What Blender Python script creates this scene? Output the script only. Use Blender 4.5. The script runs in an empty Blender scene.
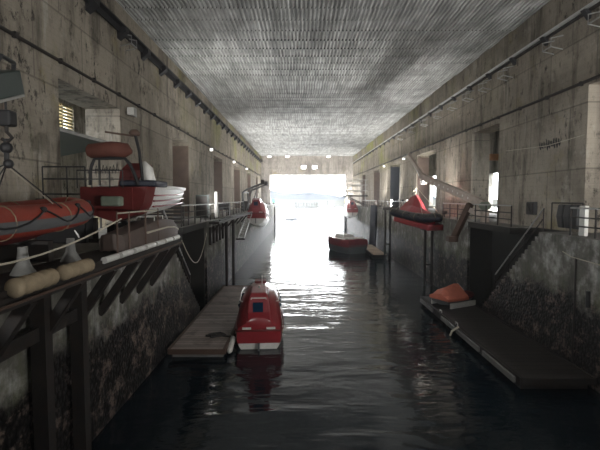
import bpy, bmesh, math, random
from mathutils import Vector, Matrix
random.seed(7)
S = bpy.context.scene
COL = S.collection
PI = math.pi

# ------------------------------------------------------------------ constants of the place (metres, water at z = 0)
WL, WR = -8.8, 12.0          # faces of the upper walls
QL, QR = -5.9, 10.6          # faces of the quay walls
QZ = 5.4                     # quay level
ZC = 16.3                    # ceiling
YB, YF = -24.0, 100.0        # rear and far end of the pen

# ------------------------------------------------------------------ materials
def nodes(name):
    m = bpy.data.materials.new(name); m.use_nodes = True
    nt = m.node_tree
    return m, nt, nt.nodes['Principled BSDF']

def N(nt, typ, **kw):
    n = nt.nodes.new(typ)
    for k, v in kw.items():
        if k in n.inputs: n.inputs[k].default_value = v
        else: setattr(n, k, v)
    return n

def ramp(nt, fac, stops):
    r = nt.nodes.new('ShaderNodeValToRGB')
    e = r.color_ramp.elements
    while len(e) < len(stops): e.new(0.5)
    for i, (p, c) in enumerate(stops):
        e[i].position = p
        e[i].color = (c[0], c[1], c[2], 1) if hasattr(c, '__len__') else (c, c, c, 1)
    nt.links.new(fac, r.inputs[0])
    return r.outputs[0]

def mix(nt, fac, a, b, mode='MIX'):
    n = nt.nodes.new('ShaderNodeMix'); n.data_type = 'RGBA'; n.blend_type = mode
    for s, v in ((n.inputs[0], fac), (n.inputs[6], a), (n.inputs[7], b)):
        if isinstance(v, bpy.types.NodeSocket): nt.links.new(v, s)
        elif hasattr(v, '__len__'): s.default_value = (v[0], v[1], v[2], 1)
        else: s.default_value = v if s.type == 'VALUE' else (v, v, v, 1)
    return n.outputs[2]

def mth(nt, op, a, b=0.0, clamp=False):
    n = nt.nodes.new('ShaderNodeMath'); n.operation = op; n.use_clamp = clamp
    for i, v in ((0, a), (1, b)):
        if isinstance(v, bpy.types.NodeSocket): nt.links.new(v, n.inputs[i])
        else: n.inputs[i].default_value = v
    return n.outputs[0]

def noise(nt, co, scale, detail=6, rough=0.6, m=(1, 1, 1), loc=(0, 0, 0), dist=0.0):
    mp = N(nt, 'ShaderNodeMapping'); mp.inputs['Scale'].default_value = m; mp.inputs['Location'].default_value = loc
    nt.links.new(co, mp.inputs[0])
    n = N(nt, 'ShaderNodeTexNoise', Scale=scale, Detail=detail, Roughness=rough, Distortion=dist)
    nt.links.new(mp.outputs[0], n.inputs['Vector'])
    return n.outputs[0]

def bump(nt, b, h, strength=0.5, dist=0.05):
    n = N(nt, 'ShaderNodeBump', Strength=strength, Distance=dist)
    nt.links.new(h, n.inputs['Height']); nt.links.new(n.outputs[0], b.inputs['Normal'])

def simple(name, c, rough=0.5, metal=0.0, var=0.25, scale=3.0, coat=0.0, dirt=None, emit=None, es=0.0, bmp=0.15):
    """painted / plain surface with grime variation"""
    m, nt, b = nodes(name)
    co = N(nt, 'ShaderNodeTexCoord').outputs['Object']
    n1 = noise(nt, co, scale, 8, 0.65)
    d = dirt or tuple(x * 0.45 for x in c)
    f = ramp(nt, n1, [(0.42, 0.0), (0.75, 1.0)])
    col = mix(nt, mth(nt, 'MULTIPLY', f, var), c, d)
    nt.links.new(col, b.inputs['Base Color'])
    b.inputs['Roughness'].default_value = rough
    b.inputs['Metallic'].default_value = metal
    b.inputs['Coat Weight'].default_value = coat
    b.inputs['Coat Roughness'].default_value = 0.22
    if bmp: bump(nt, b, noise(nt, co, scale * 6, 4), bmp, 0.01)
    if emit:
        b.inputs['Emission Color'].default_value = (*emit, 1)
        b.inputs['Emission Strength'].default_value = es
    return m

def concrete_upper(name, tint=(0.35, 0.31, 0.255), moss=True, k=1.0, axis='y'):
    m, nt, b = nodes(name)
    co = N(nt, 'ShaderNodeTexCoord').outputs['Object']
    sep = N(nt, 'ShaderNodeSeparateXYZ'); nt.links.new(co, sep.inputs[0])
    blot = noise(nt, co, 0.35, 8, 0.65)
    base = ramp(nt, blot, [(0.3, tuple(x * 0.62 for x in tint)), (0.5, tint), (0.72, tuple(min(1, x * 1.22) for x in tint))])
    # rain streaks running down
    st = noise(nt, co, 1.1, 9, 0.72, m=(1, 1, 0.16))
    base = mix(nt, ramp(nt, st, [(0.5, 0.0), (0.64, 0.85)]), base, tuple(x * 0.3 for x in tint))
    st2 = noise(nt, co, 1.3, 8, 0.75, m=(1, 1, 0.12), loc=(9, 4, 2))
    base = mix(nt, ramp(nt, st2, [(0.6, 0.0), (0.76, 0.75)]), base, (0.55, 0.54, 0.5))
    # pitting, small black flecks
    fl = noise(nt, co, 3.0, 8, 0.8, m=(1, 1, 0.5), loc=(3, 1, 7))
    zone = ramp(nt, noise(nt, co, 0.3, 4, 0.6, loc=(8, 2, 1)), [(0.42, 0.25), (0.6, 1.0)])
    base = mix(nt, mth(nt, 'MULTIPLY', zone, ramp(nt, fl, [(0.54, 0.0), (0.60, 1.0)])), base, (0.035, 0.03, 0.026))
    pk = noise(nt, co, 1.1, 8, 0.75, loc=(4, 4, 4))
    base = mix(nt, ramp(nt, pk, [(0.56, 0.0), (0.66, 0.55)]), base, (0.50, 0.46, 0.40))
    yl = noise(nt, co, 0.4, 7, 0.7, loc=(1, 3, 9))
    base = mix(nt, ramp(nt, yl, [(0.58, 0.0), (0.7, 0.5)]), base, (0.30, 0.25, 0.10))
    # board-marked shuttering
    cm = N(nt, 'ShaderNodeCombineXYZ')
    nt.links.new(sep.outputs[1 if axis == 'y' else 0], cm.inputs[0]); nt.links.new(sep.outputs[2], cm.inputs[1])
    def brick(w, h, mort, off, loc):
        mp = N(nt, 'ShaderNodeMapping'); mp.inputs['Location'].default_value = loc
        nt.links.new(cm.outputs[0], mp.inputs[0])
        br = N(nt, 'ShaderNodeTexBrick', Scale=1.0); br.offset = off
        br.inputs['Mortar Size'].default_value = mort; br.inputs['Mortar Smooth'].default_value = 0.6
        br.inputs['Brick Width'].default_value = w; br.inputs['Row Height'].default_value = h
        br.inputs['Color1'].default_value = (1, 1, 1, 1); br.inputs['Color2'].default_value = (0.72, 0.72, 0.72, 1)
        br.inputs['Mortar'].default_value = (0.3, 0.3, 0.3, 1)
        nt.links.new(mp.outputs[0], br.inputs['Vector'])
        return br.outputs['Color']
    b1 = brick(2.6, 0.21, 0.016, 0.5, (0.1, -5.4, 0))
    b2 = brick(3.3, 2.75, 0.045, 0.5, (0, -5.4, 0))
    base = mix(nt, 0.17, base, b1, 'MULTIPLY'); base = mix(nt, 0.6, base, b2, 'MULTIPLY')
    if moss:   # yellow-green lichen high on the walls towards the mouth
        mn = noise(nt, co, 0.16, 5, 0.6, loc=(2, 0, 5))
        msk = ramp(nt, mn, [(0.5, 0.0), (0.62, 1.0)])
        zz = mth(nt, 'MULTIPLY', mth(nt, 'DIVIDE', mth(nt, 'SUBTRACT', sep.outputs[2], 10.5), 2.5, True), mth(nt, 'DIVIDE', mth(nt, 'SUBTRACT', sep.outputs[1], 25.0), 60.0, True), True)
        base = mix(nt, mth(nt, 'MULTIPLY', msk, zz, True), base, (0.3, 0.31, 0.09))
        gn = noise(nt, co, 0.5, 6, 0.7, m=(1, 1, 0.2), loc=(1, 8, 3))
        base = mix(nt, ramp(nt, gn, [(0.62, 0.0), (0.74, 0.5)]), base, (0.13, 0.16, 0.07))
    if k != 1.0: base = mix(nt, 1.0, base, (k, k, k), 'MULTIPLY')
    nt.links.new(base, b.inputs['Base Color'])
    b.inputs['Roughness'].default_value = 0.9; b.inputs['Specular IOR Level'].default_value = 0.25
    h = mth(nt, 'ADD', mth(nt, 'MULTIPLY', st, 0.6), mth(nt, 'MULTIPLY', b1, 0.15))
    bump(nt, b, h, 0.6, 0.05)
    return m

def concrete_quay(name):
    m, nt, b = nodes(name)
    co = N(nt, 'ShaderNodeTexCoord').outputs['Object']
    sep = N(nt, 'ShaderNodeSeparateXYZ'); nt.links.new(co, sep.inputs[0])
    z = sep.outputs[2]
    pale = ramp(nt, noise(nt, co, 0.9, 8, 0.7), [(0.3, (0.08, 0.078, 0.066)), (0.5, (0.18, 0.175, 0.155)), (0.7, (0.6, 0.6, 0.58))])
    st = noise(nt, co, 1.8, 8, 0.7, m=(1, 1, 0.12))
    pale = mix(nt, ramp(nt, st, [(0.48, 0.0), (0.68, 0.85)]), pale, (0.07, 0.07, 0.06))
    algae = ramp(nt, noise(nt, co, 1.1, 6, 0.6, m=(1, 1, 0.5), loc=(5, 2, 1)), [(0.45, 0.0), (0.6, 0.7)])
    zz = ramp(nt, mth(nt, 'DIVIDE', z, 6.0), [(0.5, 1.0), (0.72, 0.0)])
    pale = mix(nt, mth(nt, 'MULTIPLY', algae, zz), pale, (0.10, 0.105, 0.05))
    # mussel and weed zone below the high-water mark
    vo = N(nt, 'ShaderNodeTexVoronoi', Scale=7.0); nt.links.new(co, vo.inputs['Vector'])
    crust = ramp(nt, vo.outputs['Distance'], [(0.0, (0.045, 0.038, 0.035)), (0.35, (0.016, 0.014, 0.014)), (0.7, (0.005, 0.005, 0.005))])
    spk = noise(nt, co, 9, 6, 0.8)
    crust = mix(nt, ramp(nt, spk, [(0.64, 0.0), (0.7, 0.8)]), crust, (0.30, 0.27, 0.24))
    big = noise(nt, co, 2.2, 9, 0.8, m=(1, 0.7, 1), loc=(2, 6, 1))
    crust = mix(nt, ramp(nt, big, [(0.52, 0.0), (0.6, 0.9)]), crust, (0.17, 0.13, 0.11))
    edge = mth(nt, 'ADD', mth(nt, 'DIVIDE', z, 6.0), mth(nt, 'MULTIPLY', noise(nt, co, 0.8, 8, 0.7), 0.5))
    f = ramp(nt, edge, [(0.70, 0.0), (0.80, 1.0)])
    base = mix(nt, f, crust, pale)
    nt.links.new(base, b.inputs['Base Color'])
    rr = ramp(nt, f, [(0.0, 0.6), (1.0, 0.85)])
    nt.links.new(rr, b.inputs['Roughness'])
    h = mth(nt, 'ADD', mth(nt, 'MULTIPLY', mth(nt, 'SUBTRACT', 1.0, f), mth(nt, 'SUBTRACT', 1.2, vo.outputs['Distance'])), mth(nt, 'MULTIPLY', st, 0.3))
    b.inputs['Specular IOR Level'].default_value = 0.2
    bump(nt, b, h, 0.6, 0.05)
    return m

def water_mat():
    m, nt, b = nodes('dark harbour water')
    co = N(nt, 'ShaderNodeTexCoord').outputs['Object']
    b.inputs['Base Color'].default_value = (0.006, 0.012, 0.018, 1)
    b.inputs['Roughness'].default_value = 0.05
    b.inputs['IOR'].default_value = 1.33
    n1 = noise(nt, co, 0.55, 3, 0.5, m=(0.45, 1.25, 1), dist=0.4)
    n2 = noise(nt, co, 2.1, 3, 0.55, m=(0.55, 1.3, 1), loc=(3, 3, 0), dist=0.3)
    n3 = noise(nt, co, 0.12, 2, 0.5, m=(1, 1, 1), loc=(7, 1, 0))
    amp = ramp(nt, n3, [(0.35, 0.35), (0.65, 1.0)])
    h = mth(nt, 'ADD', mth(nt, 'MULTIPLY', n1, 1.0), mth(nt, 'MULTIPLY', mth(nt, 'MULTIPLY', n2, 0.22), amp))
    bump(nt, b, h, 1.0, 0.105)
    return m

def matte(k):
    M[k].node_tree.nodes['Principled BSDF'].inputs['Specular IOR Level'].default_value = 0.0
def planks(name, c, axis, w, rough=0.75, gap=(0.012, 0.011, 0.010), spec=None):
    m, nt, b = nodes(name)
    co = N(nt, 'ShaderNodeTexCoord').outputs['Object']
    sep = N(nt, 'ShaderNodeSeparateXYZ'); nt.links.new(co, sep.inputs[0])
    u = mth(nt, 'DIVIDE', sep.outputs[axis], w)
    fr = mth(nt, 'FRACT', u); fl = mth(nt, 'FLOOR', u)
    wn = N(nt, 'ShaderNodeTexWhiteNoise'); wn.noise_dimensions = '1D'; nt.links.new(fl, wn.inputs['W'])
    tone = ramp(nt, wn.outputs[0], [(0.0, tuple(x * 0.7 for x in c)), (1.0, tuple(x * 1.2 for x in c))])
    g = ramp(nt, noise(nt, co, 1.2, 8, 0.7), [(0.5, 0.0), (0.68, 0.75)])
    tone = mix(nt, g, tone, tuple(x * 0.35 for x in c))
    ln = ramp(nt, fr, [(0.0, 0.0), (0.06, 0.0), (0.1, 1.0), (0.97, 1.0)])
    base = mix(nt, ln, gap, tone)
    nt.links.new(base, b.inputs['Base Color']); b.inputs['Roughness'].default_value = rough
    bump(nt, b, ln, 0.6, 0.02)
    return m

M = {}
M['wall'] = concrete_upper('board-marked stained concrete')
M['lintel'] = concrete_upper('grey end wall concrete', (0.30, 0.275, 0.25), False, axis='x')
M['room'] = concrete_upper('side bay concrete', (0.46, 0.44, 0.38), False)
M['quay'] = concrete_quay('tide-stained quay concrete')
M['quay_top'] = simple('worn quay concrete', (0.2, 0.19, 0.17), 0.85, var=0.7, scale=1.2)
M['recessdark'] = simple('black recess concrete', (0.022, 0.021, 0.018), 0.8, var=0.6)  # darker than the quay concrete, used on the recess and its slab
M['jamb'] = simple('brown shade-toned jamb sheet', (0.14, 0.10, 0.08), 0.85, var=0.7, scale=1.5)  # shade of the door jambs put into the colour
M['jambdark'] = simple('blue-black shade-toned jamb sheet', (0.035, 0.04, 0.05), 0.8, var=0.5)
M['water'] = water_mat()
M['ceil'] = simple('pale corrugated ceiling sheets', (0.80, 0.81, 0.80), 0.55, var=0.75, scale=0.5, dirt=(0.2, 0.2, 0.19), bmp=0.1)
nt = M['ceil'].node_tree; bs = nt.nodes['Principled BSDF']; old = bs.inputs['Base Color'].links[0].from_socket
co = N(nt, 'ShaderNodeTexCoord').outputs['Object']
g1 = ramp(nt, noise(nt, co, 4.5, 4, 0.6, m=(1, 0.07, 1)), [(0.38, 0.55), (0.62, 1.0)])
g2 = ramp(nt, noise(nt, co, 1.3, 6, 0.7, m=(1, 0.5, 1), loc=(4, 2, 0)), [(0.35, 0.85), (0.6, 1.0)])
sp = N(nt, 'ShaderNodeSeparateXYZ'); nt.links.new(co, sp.inputs[0])
# shade between the ribs painted in: grooves darker, the lower flats pale
g3 = ramp(nt, mth(nt, 'DIVIDE', mth(nt, 'SUBTRACT', sp.outputs[2], ZC), 0.085, True), [(0.25, 1.0), (0.75, 0.68)])
nt.links.new(mix(nt, 1.0, mix(nt, 1.0, mix(nt, 1.0, old, g1, 'MULTIPLY'), g2, 'MULTIPLY'), g3, 'MULTIPLY'), bs.inputs['Base Color'])
M['ceil_back'] = simple('dark soffit', (0.1, 0.1, 0.095), 0.9)
M['red'] = simple('glossy signal red glassfibre', (0.25, 0.02, 0.027), 0.3, var=0.4, scale=1.5, coat=1.0)
M['redmatt'] = simple('faded red paint', (0.13, 0.017, 0.016), 0.55, var=0.6, scale=2)
M['orange'] = simple('orange-red rubberised fabric', (0.30, 0.045, 0.027), 0.5, var=0.45, scale=2.0)
M['tarp'] = simple('red-brown tarpaulin', (0.12, 0.04, 0.028), 0.8, var=0.5, scale=3, bmp=0.5)
M['pinktarp'] = simple('faded coral tarpaulin', (0.66, 0.20, 0.13), 0.65, var=0.35, scale=3, bmp=0.5)
M['white'] = simple('off-white paint', (0.68, 0.67, 0.64), 0.4, var=0.35, scale=2.5, coat=0.3)
M['cream'] = simple('cream painted slats', (0.75, 0.66, 0.42), 0.6, var=0.3)
M['black'] = simple('black rubber', (0.02, 0.02, 0.022), 0.55)
M['steel'] = simple('dark tarred steel', (0.02, 0.018, 0.017), 0.65, var=0.5, dirt=(0.045, 0.025, 0.015))
M['rust'] = simple('rusty brown steel', (0.09, 0.055, 0.04), 0.7, var=0.6, dirt=(0.06, 0.03, 0.02))
M['galv'] = simple('galvanised steel', (0.42, 0.42, 0.41), 0.42, metal=0.6, var=0.4)
M['bright'] = simple('bare rail steel', (0.75, 0.76, 0.76), 0.35, metal=0.7, var=0.2)
M['crane'] = simple('beige-grey crane paint', (0.42, 0.35, 0.30), 0.5, var=0.5)
M['green'] = simple('dark green-grey enamel', (0.045, 0.06, 0.055), 0.45)
M['motor'] = simple('grey-green machinery paint', (0.20, 0.24, 0.19), 0.5)
M['grey'] = simple('mid grey rubber', (0.12, 0.125, 0.13), 0.5)
M['rope'] = simple('pale weathered rope', (0.50, 0.46, 0.38), 0.85)
M['wrap'] = simple('beige sailcloth wrapping', (0.36, 0.29, 0.20), 0.8, var=0.4, scale=5, bmp=0.5)
M['glass'] = simple('dark blue window glass', (0.01, 0.03, 0.06), 0.08)
M['brown'] = simple('brown-grey hull paint', (0.09, 0.065, 0.055), 0.6, var=0.5)
M['darkblue'] = simple('navy vinyl pad', (0.012, 0.016, 0.03), 0.5)
M['deck'] = planks('weathered pontoon planks', (0.30, 0.245, 0.22), 1, 0.3)
M['deckdark'] = planks('wet dark pontoon boards', (0.026, 0.021, 0.018), 1, 0.4, 0.5)
M['tan'] = planks('tan pontoon boards', (0.45, 0.34, 0.25), 1, 0.4)
M['float'] = simple('grey pontoon float', (0.2, 0.2, 0.19), 0.6, var=0.6)
M['lamp'] = simple('lit lamp lens', (0.9, 0.9, 0.9), 0.3, emit=(1, 0.98, 0.93), es=2.5, bmp=0)
M['greenlamp'] = simple('green beacon', (0.03, 0.5, 0.25), 0.3, bmp=0, emit=(0.05, 0.9, 0.25), es=1.2)
M['yellow'] = simple('yellow beacon paint', (0.7, 0.62, 0.06), 0.4, bmp=0)
M['hill'] = simple('hazy distant hillside', (0.037, 0.041, 0.045), 0.95, var=0.3, scale=0.01, bmp=0)
M['shore'] = simple('pale dry shore', (0.06, 0.06, 0.052), 0.95, var=0.4, scale=0.02, bmp=0)
M['timber'] = simple('orange-brown timber', (0.35, 0.17, 0.07), 0.7)
M['quaystone'] = simple('dark breakwater stone', (0.07, 0.07, 0.06), 0.9)

for k in ('hill', 'shore', 'quaystone', 'ceil_back'): matte(k)
for k in ('wrap', 'rope'): matte(k)
# ------------------------------------------------------------------ mesh builder
class MB:
    def __init__(s): s.b = bmesh.new()
    def box(s, x0, x1, y0, y1, z0, z1):
        v = [s.b.verts.new(p) for p in ((x0, y0, z0), (x1, y0, z0), (x1, y1, z0), (x0, y1, z0), (x0, y0, z1), (x1, y0, z1), (x1, y1, z1), (x0, y1, z1))]
        for f in ((3, 2, 1, 0), (4, 5, 6, 7), (0, 1, 5, 4), (1, 2, 6, 5), (2, 3, 7, 6), (3, 0, 4, 7)): s.b.faces.new([v[i] for i in f])
        return s
    def bar(s, a, b, w, h, up=(0, 0, 1)):
        """rectangular bar from a to b"""
        a, b = Vector(a), Vector(b); d = (b - a).normalized(); u = Vector(up)
        r = d.cross(u)
        if r.length < 1e-4: r = d.cross(Vector((0, 1, 0)))
        r.normalize(); u = r.cross(d).normalized()
        v = []
        for p in (a, b):
            for i, j in ((-1, -1), (1, -1), (1, 1), (-1, 1)): v.append(s.b.verts.new(p + r * i * w / 2 + u * j * h / 2))
        for f in ((3, 2, 1, 0), (4, 5, 6, 7), (0, 1, 5, 4), (1, 2, 6, 5), (2, 3, 7, 6), (3, 0, 4, 7)): s.b.faces.new([v[i] for i in f])
        return s
    def loft(s, rings, caps=True, closed=True, loop=False):
        R = [[s.b.verts.new(p) for p in r] for r in rings]
        n = len(R[0]); k = len(R)
        for i in range(k if loop else k - 1):
            A, B = R[i], R[(i + 1) % k]
            for j in range(n if closed else n - 1):
                q = (A[j], A[(j + 1) % n], B[(j + 1) % n], B[j])
                try: s.b.faces.new(q)
                except ValueError: pass
        if caps and not loop and closed:
            s.b.faces.new(list(reversed(R[0]))); s.b.faces.new(R[-1])
        return s
    def tube(s, pts, r, n=10, caps=True, loop=False):
        pts = [Vector(p) for p in pts]
        k = len(pts); rr = r if hasattr(r, '__len__') else [r] * k
        rings = []; ref = None
        for i, p in enumerate(pts):
            if loop: t = pts[(i + 1) % k] - pts[i - 1]
            else: t = pts[min(i + 1, k - 1)] - pts[max(i - 1, 0)]
            t.normalize()
            if ref is None:
                ref = Vector((0, 0, 1)) if abs(t.z) < 0.9 else Vector((1, 0, 0))
            u = (ref - t * ref.dot(t)).normalized(); ref = u; w = t.cross(u)
            rings.append([p + (u * math.cos(2 * PI * j / n) + w * math.sin(2 * PI * j / n)) * rr[i] for j in range(n)])
        return s.loft(rings, caps, True, loop)
    def prism(s, poly, axis, a, b):
        """poly: 2D points in the plane across axis, extruded from a to b"""
        def P(u, v, t): return {'x': (t, u, v), 'y': (u, t, v), 'z': (u, v, t)}[axis]
        return s.loft([[P(u, v, a) for u, v in poly], [P(u, v, b) for u, v in poly]])
    def ball(s, c, r, sx=1, sy=1, sz=1, n=12):
        rings = []
        for i in range(1, n):
            th = PI * i / n
            rings.append([(c[0] + r * sx * math.sin(th) * math.cos(2 * PI * j / n), c[1] + r * sy * math.sin(th) * math.sin(2 * PI * j / n), c[2] - r * sz * math.cos(th)) for j in range(n)])
        return s.loft(rings)
    def build(s, name, mat, parent=None, smooth=False, bevel=0.0, sub=0):
        bmesh.ops.recalc_face_normals(s.b, faces=s.b.faces[:])
        me = bpy.data.meshes.new(name); s.b.to_mesh(me); s.b.free()
        me.materials.append(M[mat])
        o = bpy.data.objects.new(name, me); COL.objects.link(o)
        if parent: o.parent = parent
        if smooth:
            for p in me.polygons: p.use_smooth = True
            if smooth != 'full':
                me.set_sharp_from_angle(angle=math.radians(40))
        if bevel:
            b = o.modifiers.new('b', 'BEVEL'); b.width = bevel; b.segments = 2; b.limit_method = 'ANGLE'
        if sub:
            u = o.modifiers.new('s', 'SUBSURF'); u.levels = sub; u.render_levels = sub
        return o

def tag(o, label=None, cat=None, group=None, kind=None):
    for k, v in (('label', label), ('category', cat), ('group', group), ('kind', kind)):
        if v: o[k] = v
    return o
def thing(name, label, cat, loc=(0, 0, 0), rz=0.0, group=None):
    o = bpy.data.objects.new(name, None); COL.objects.link(o); o.empty_display_size = 0.2
    o.location = loc; o.rotation_euler = (0, 0, rz)
    return tag(o, label, cat, group)
def struct(o): o['kind'] = 'structure'; return o
def dup(o, parent=None):
    c = o.copy(); COL.objects.link(c); c.parent = parent
    for ch in list(KIDS(o)): dup(ch, c)
    return c
def KIDS(o): return [x for x in list(COL.objects) if x.parent == o]

# ------------------------------------------------------------------ the pen itself
def holed_wall(x0, x1, y0, y1, z0, z1, holes):
    b = MB(); y = y0
    for (a, c, za, zb) in sorted(holes):
        b.box(x0, x1, y, a, z0, z1)
        if za > z0: b.box(x0, x1, a, c, z0, za)
        if zb < z1: b.box(x0, x1, a, c, zb, z1)
        y = c
    b.box(x0, x1, y, y1, z0, z1)
    return b
HT = 11.25
LH = [(2, 7, QZ, HT), (16.3, 21.8, QZ, HT), (30.6, 35.2, QZ, HT), (45.2, 50.2, QZ, HT), (59.0, 65.0, QZ, HT), (74, 79, QZ, HT), (88, 92, QZ, HT)]
RH = [(-1, 4, QZ, HT), (13.2, 18.6, QZ, 11.6), (26.8, 31.0, QZ, 11.4), (39.0, 45.5, QZ, HT), (53.0, 59.0, QZ, HT), (66.5, 72, QZ, HT), (81, 85, QZ, HT)]
struct(holed_wall(WL - 1.7, WL, YB, YF, QZ, ZC + 0.4, LH).build('wall_left', 'wall'))
struct(holed_wall(WR, WR + 1.25, YB, YF, QZ, ZC + 0.4, RH).build('wall_right', 'wall'))
for i, (a, c, za, zb) in enumerate(LH[2:]):  # thin sheets added to darken the far jambs, shade held in their colour
    struct(MB().box(WL - 1.7, WL - 0.06, c - 0.05, c - 0.003, za, zb - 0.25).build('jamb_shade_%d' % (i + 1), 'jamb'))
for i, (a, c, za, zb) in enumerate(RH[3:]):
    struct(MB().box(WR + 0.06, WR + 1.25, c - 0.05, c - 0.003, za, zb - 0.25).build('jamb_shade_%d' % (i + 11), 'jambdark' if i == 1 else 'jamb'))
# side bays behind the walls, most tall windows unseen and added for daylight
XLB, XRB = -15.0, 18.5
lw = [ (14.8, 22.3, 6, 12), (27.0, 29.6, 11.1, 12.9), (38, 43, 6.4, 12), (54, 58, 6.4, 12), (69, 74, 6.4, 12), (84, 88, 6.4, 12)]
rw = [ (23, 26, 6, 12), (39.6, 43.4, 5.6, 9.3), (58, 63, 5.8, 10), (76, 82, 6, 12)]
struct(holed_wall(XLB - 0.5, XLB, YB, YF, QZ, 13.4, lw).build('wall_side_bay_left', 'room'))
struct(holed_wall(XRB, XRB + 0.5, YB, YF, QZ, 13.4, rw).build('wall_side_bay_right', 'room'))
struct(MB().box(XLB - 0.5, WL - 1.7, YB, YF, 13.4, 13.8).box(XLB, WL - 1.7, 14.2, 14.6, QZ, 13.8).build('ceiling_side_bay_left', 'room'))
struct(MB().box(WR + 1.25, XRB + 0.5, YB, YF, 13.4, 13.8).box(WR + 1.25, XRB, 19.6, 20, QZ, 13.8).build('ceiling_side_bay_right', 'room'))
# the timber beam crossing the right bay above the bright gap
tag(MB().box(WR + 1.25, XRB, 35.2, 35.8, 9.9, 10.4).build('timber_beam', 'timber'), 'orange-brown timber beam seen high through the tall bright doorway of the right wall', 'beam')

# quay bodies with stair recesses (notch 20.4..27.8) and a slab over the recess
def quay(xf, xb, name):
    lo, hi = min(xf, xb), max(xf, xb)
    s = 1 if xf > xb else -1          # direction from wall to water
    xi = xf - s * 1.5                 # back of the recess
    b = MB()
    for (a, c) in ((YB, 19.2), (27.7, YF + 0.0)):
        b.box(lo, hi, a, c, -3, QZ)
    struct(MB().box(min(xb, xi), max(xb, xi), 19.2, 27.7, -3, QZ).box(min(xi, xf), max(xi, xf), 22.2, 27.7, QZ - 0.32, QZ).box(min(xi, xf - s * 0.14), max(xi, xf - s * 0.14), 27.6, 27.7, -3, QZ - 0.32).build(name + '_recess', 'recessdark'))
    # stairs going down towards the mouth
    n = 22; pts = [(19.2, -3), (19.2, QZ)]
    for i in range(n):
        y = 19.2 + 6.4 * (i + 1) / n; z = QZ - (QZ - 0.3) * (i + 1) / n
        pts += [(y, QZ - (QZ - 0.3) * i / n), (y, z)]
    pts += [(25.6, -3)]
    b.prism(pts, 'x', min(xi, xf), max(xi, xf))
    return struct(b.build(name, 'quay'))
quay(QL, XLB, 'wall_quay_left'); quay(QR, XRB, 'wall_quay_right')
struct(MB().box(XLB, QL - 0.02, YB, 19.2, QZ, QZ + 0.03).box(XLB, QL - 1.5, 19.2, 27.7, QZ, QZ + 0.03).box(QL - 1.5, QL - 0.02, 22.2, 27.7, QZ, QZ + 0.03).box(XLB, QL - 0.02, 27.7, YF, QZ, QZ + 0.03).build('floor_quay_left', 'quay_top'))
struct(MB().box(QR + 0.02, XRB, YB, 19.2, QZ, QZ + 0.03).box(QR + 1.5, XRB, 19.2, 27.7, QZ, QZ + 0.03).box(QR + 0.02, QR + 1.5, 22.2, 27.7, QZ, QZ + 0.03).box(QR + 0.02, XRB, 27.7, YF, QZ, QZ + 0.03).build('floor_quay_right', 'quay_top'))

# far end wall: lintel with two little windows and the jambs
b = MB()
z0, z1 = 12.1, ZC + 0.4
def hole_x(b, x0, x1, z0, z1, y0, y1, holes):
    x = x0
    for (a, c, za, zb) in sorted(holes):
        b.box(x, a, y0, y1, z0, z1); b.box(a, c, y0, y1, z0, za); b.box(a, c, y0, y1, zb, z1); x = c
    b.box(x, x1, y0, y1, z0, z1)
hole_x(b, -10.5, 13.25, z0, z1, YF, YF + 1.2, [(0.3, 1.35, 13.5, 14.3), (2.8, 3.85, 13.5, 14.3)])
b.box(-10.5, -6.8, YF, YF + 1.2, QZ, z0); b.box(10.4, 13.25, YF, YF + 1.2, QZ, z0)
struct(b.build('wall_end', 'lintel'))
# outer piers either side of the mouth
struct(MB().box(-7.4, -5.6, YF, YF + 4, -3, 4.9).box(10.2, 12.2, YF, YF + 4, -3, 4.9).build('wall_mouth_piers', 'quay'))
# rear end of the pen, open above a sill
b = MB(); b.box(-10.5, 13.25, YB - 1, YB, 14.9, ZC + 0.4); b.box(-10.5, WL, YB - 1, YB, -3, 14.9); b.box(WR, 13.25, YB - 1, YB, -3, 14.9)
b.box(WL, WR, YB - 1, YB, -3, 14.9)
struct(b.build('wall_rear', 'lintel'))

# ceiling of corrugated strips laid side by side
b = MB()
per = 0.215; prof = [(0, 0.0), (0.07, 0.0), (0.095, 0.085), (0.19, 0.085)]
y = YB; k = 0
while y < YF - 0.01:
    ln = min(1.5, YF - y); sh = random.uniform(0, per); dz = random.uniform(-0.006, 0.006)
    x = WL - sh; rowA, rowB = [], []
    while x < WR:
        for (u, h) in prof:
            xx = max(WL, min(WR, x + u)); 
            if rowA and xx <= rowA[-1][0]: continue
            rowA.append((xx, y, ZC + h + dz)); rowB.append((xx, y + ln - 0.02, ZC + h + dz))
        x += per
    b.loft([rowA, rowB], closed=False, caps=False)
    y += ln; k += 1
ceil = b.build('ceiling', 'ceil'); struct(ceil)
struct(MB().box(WL, WR, YB, YF, ZC + 0.12, ZC + 0.6).build('ceiling_slab', 'ceil_back'))

# water, inside and out to the shore
struct(MB().loft([[(-900, YB - 40, 0), (900, YB - 40, 0)], [(-900, 2600, 0), (900, 2600, 0)]], closed=False, caps=False).build('water_surface', 'water'))

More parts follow.
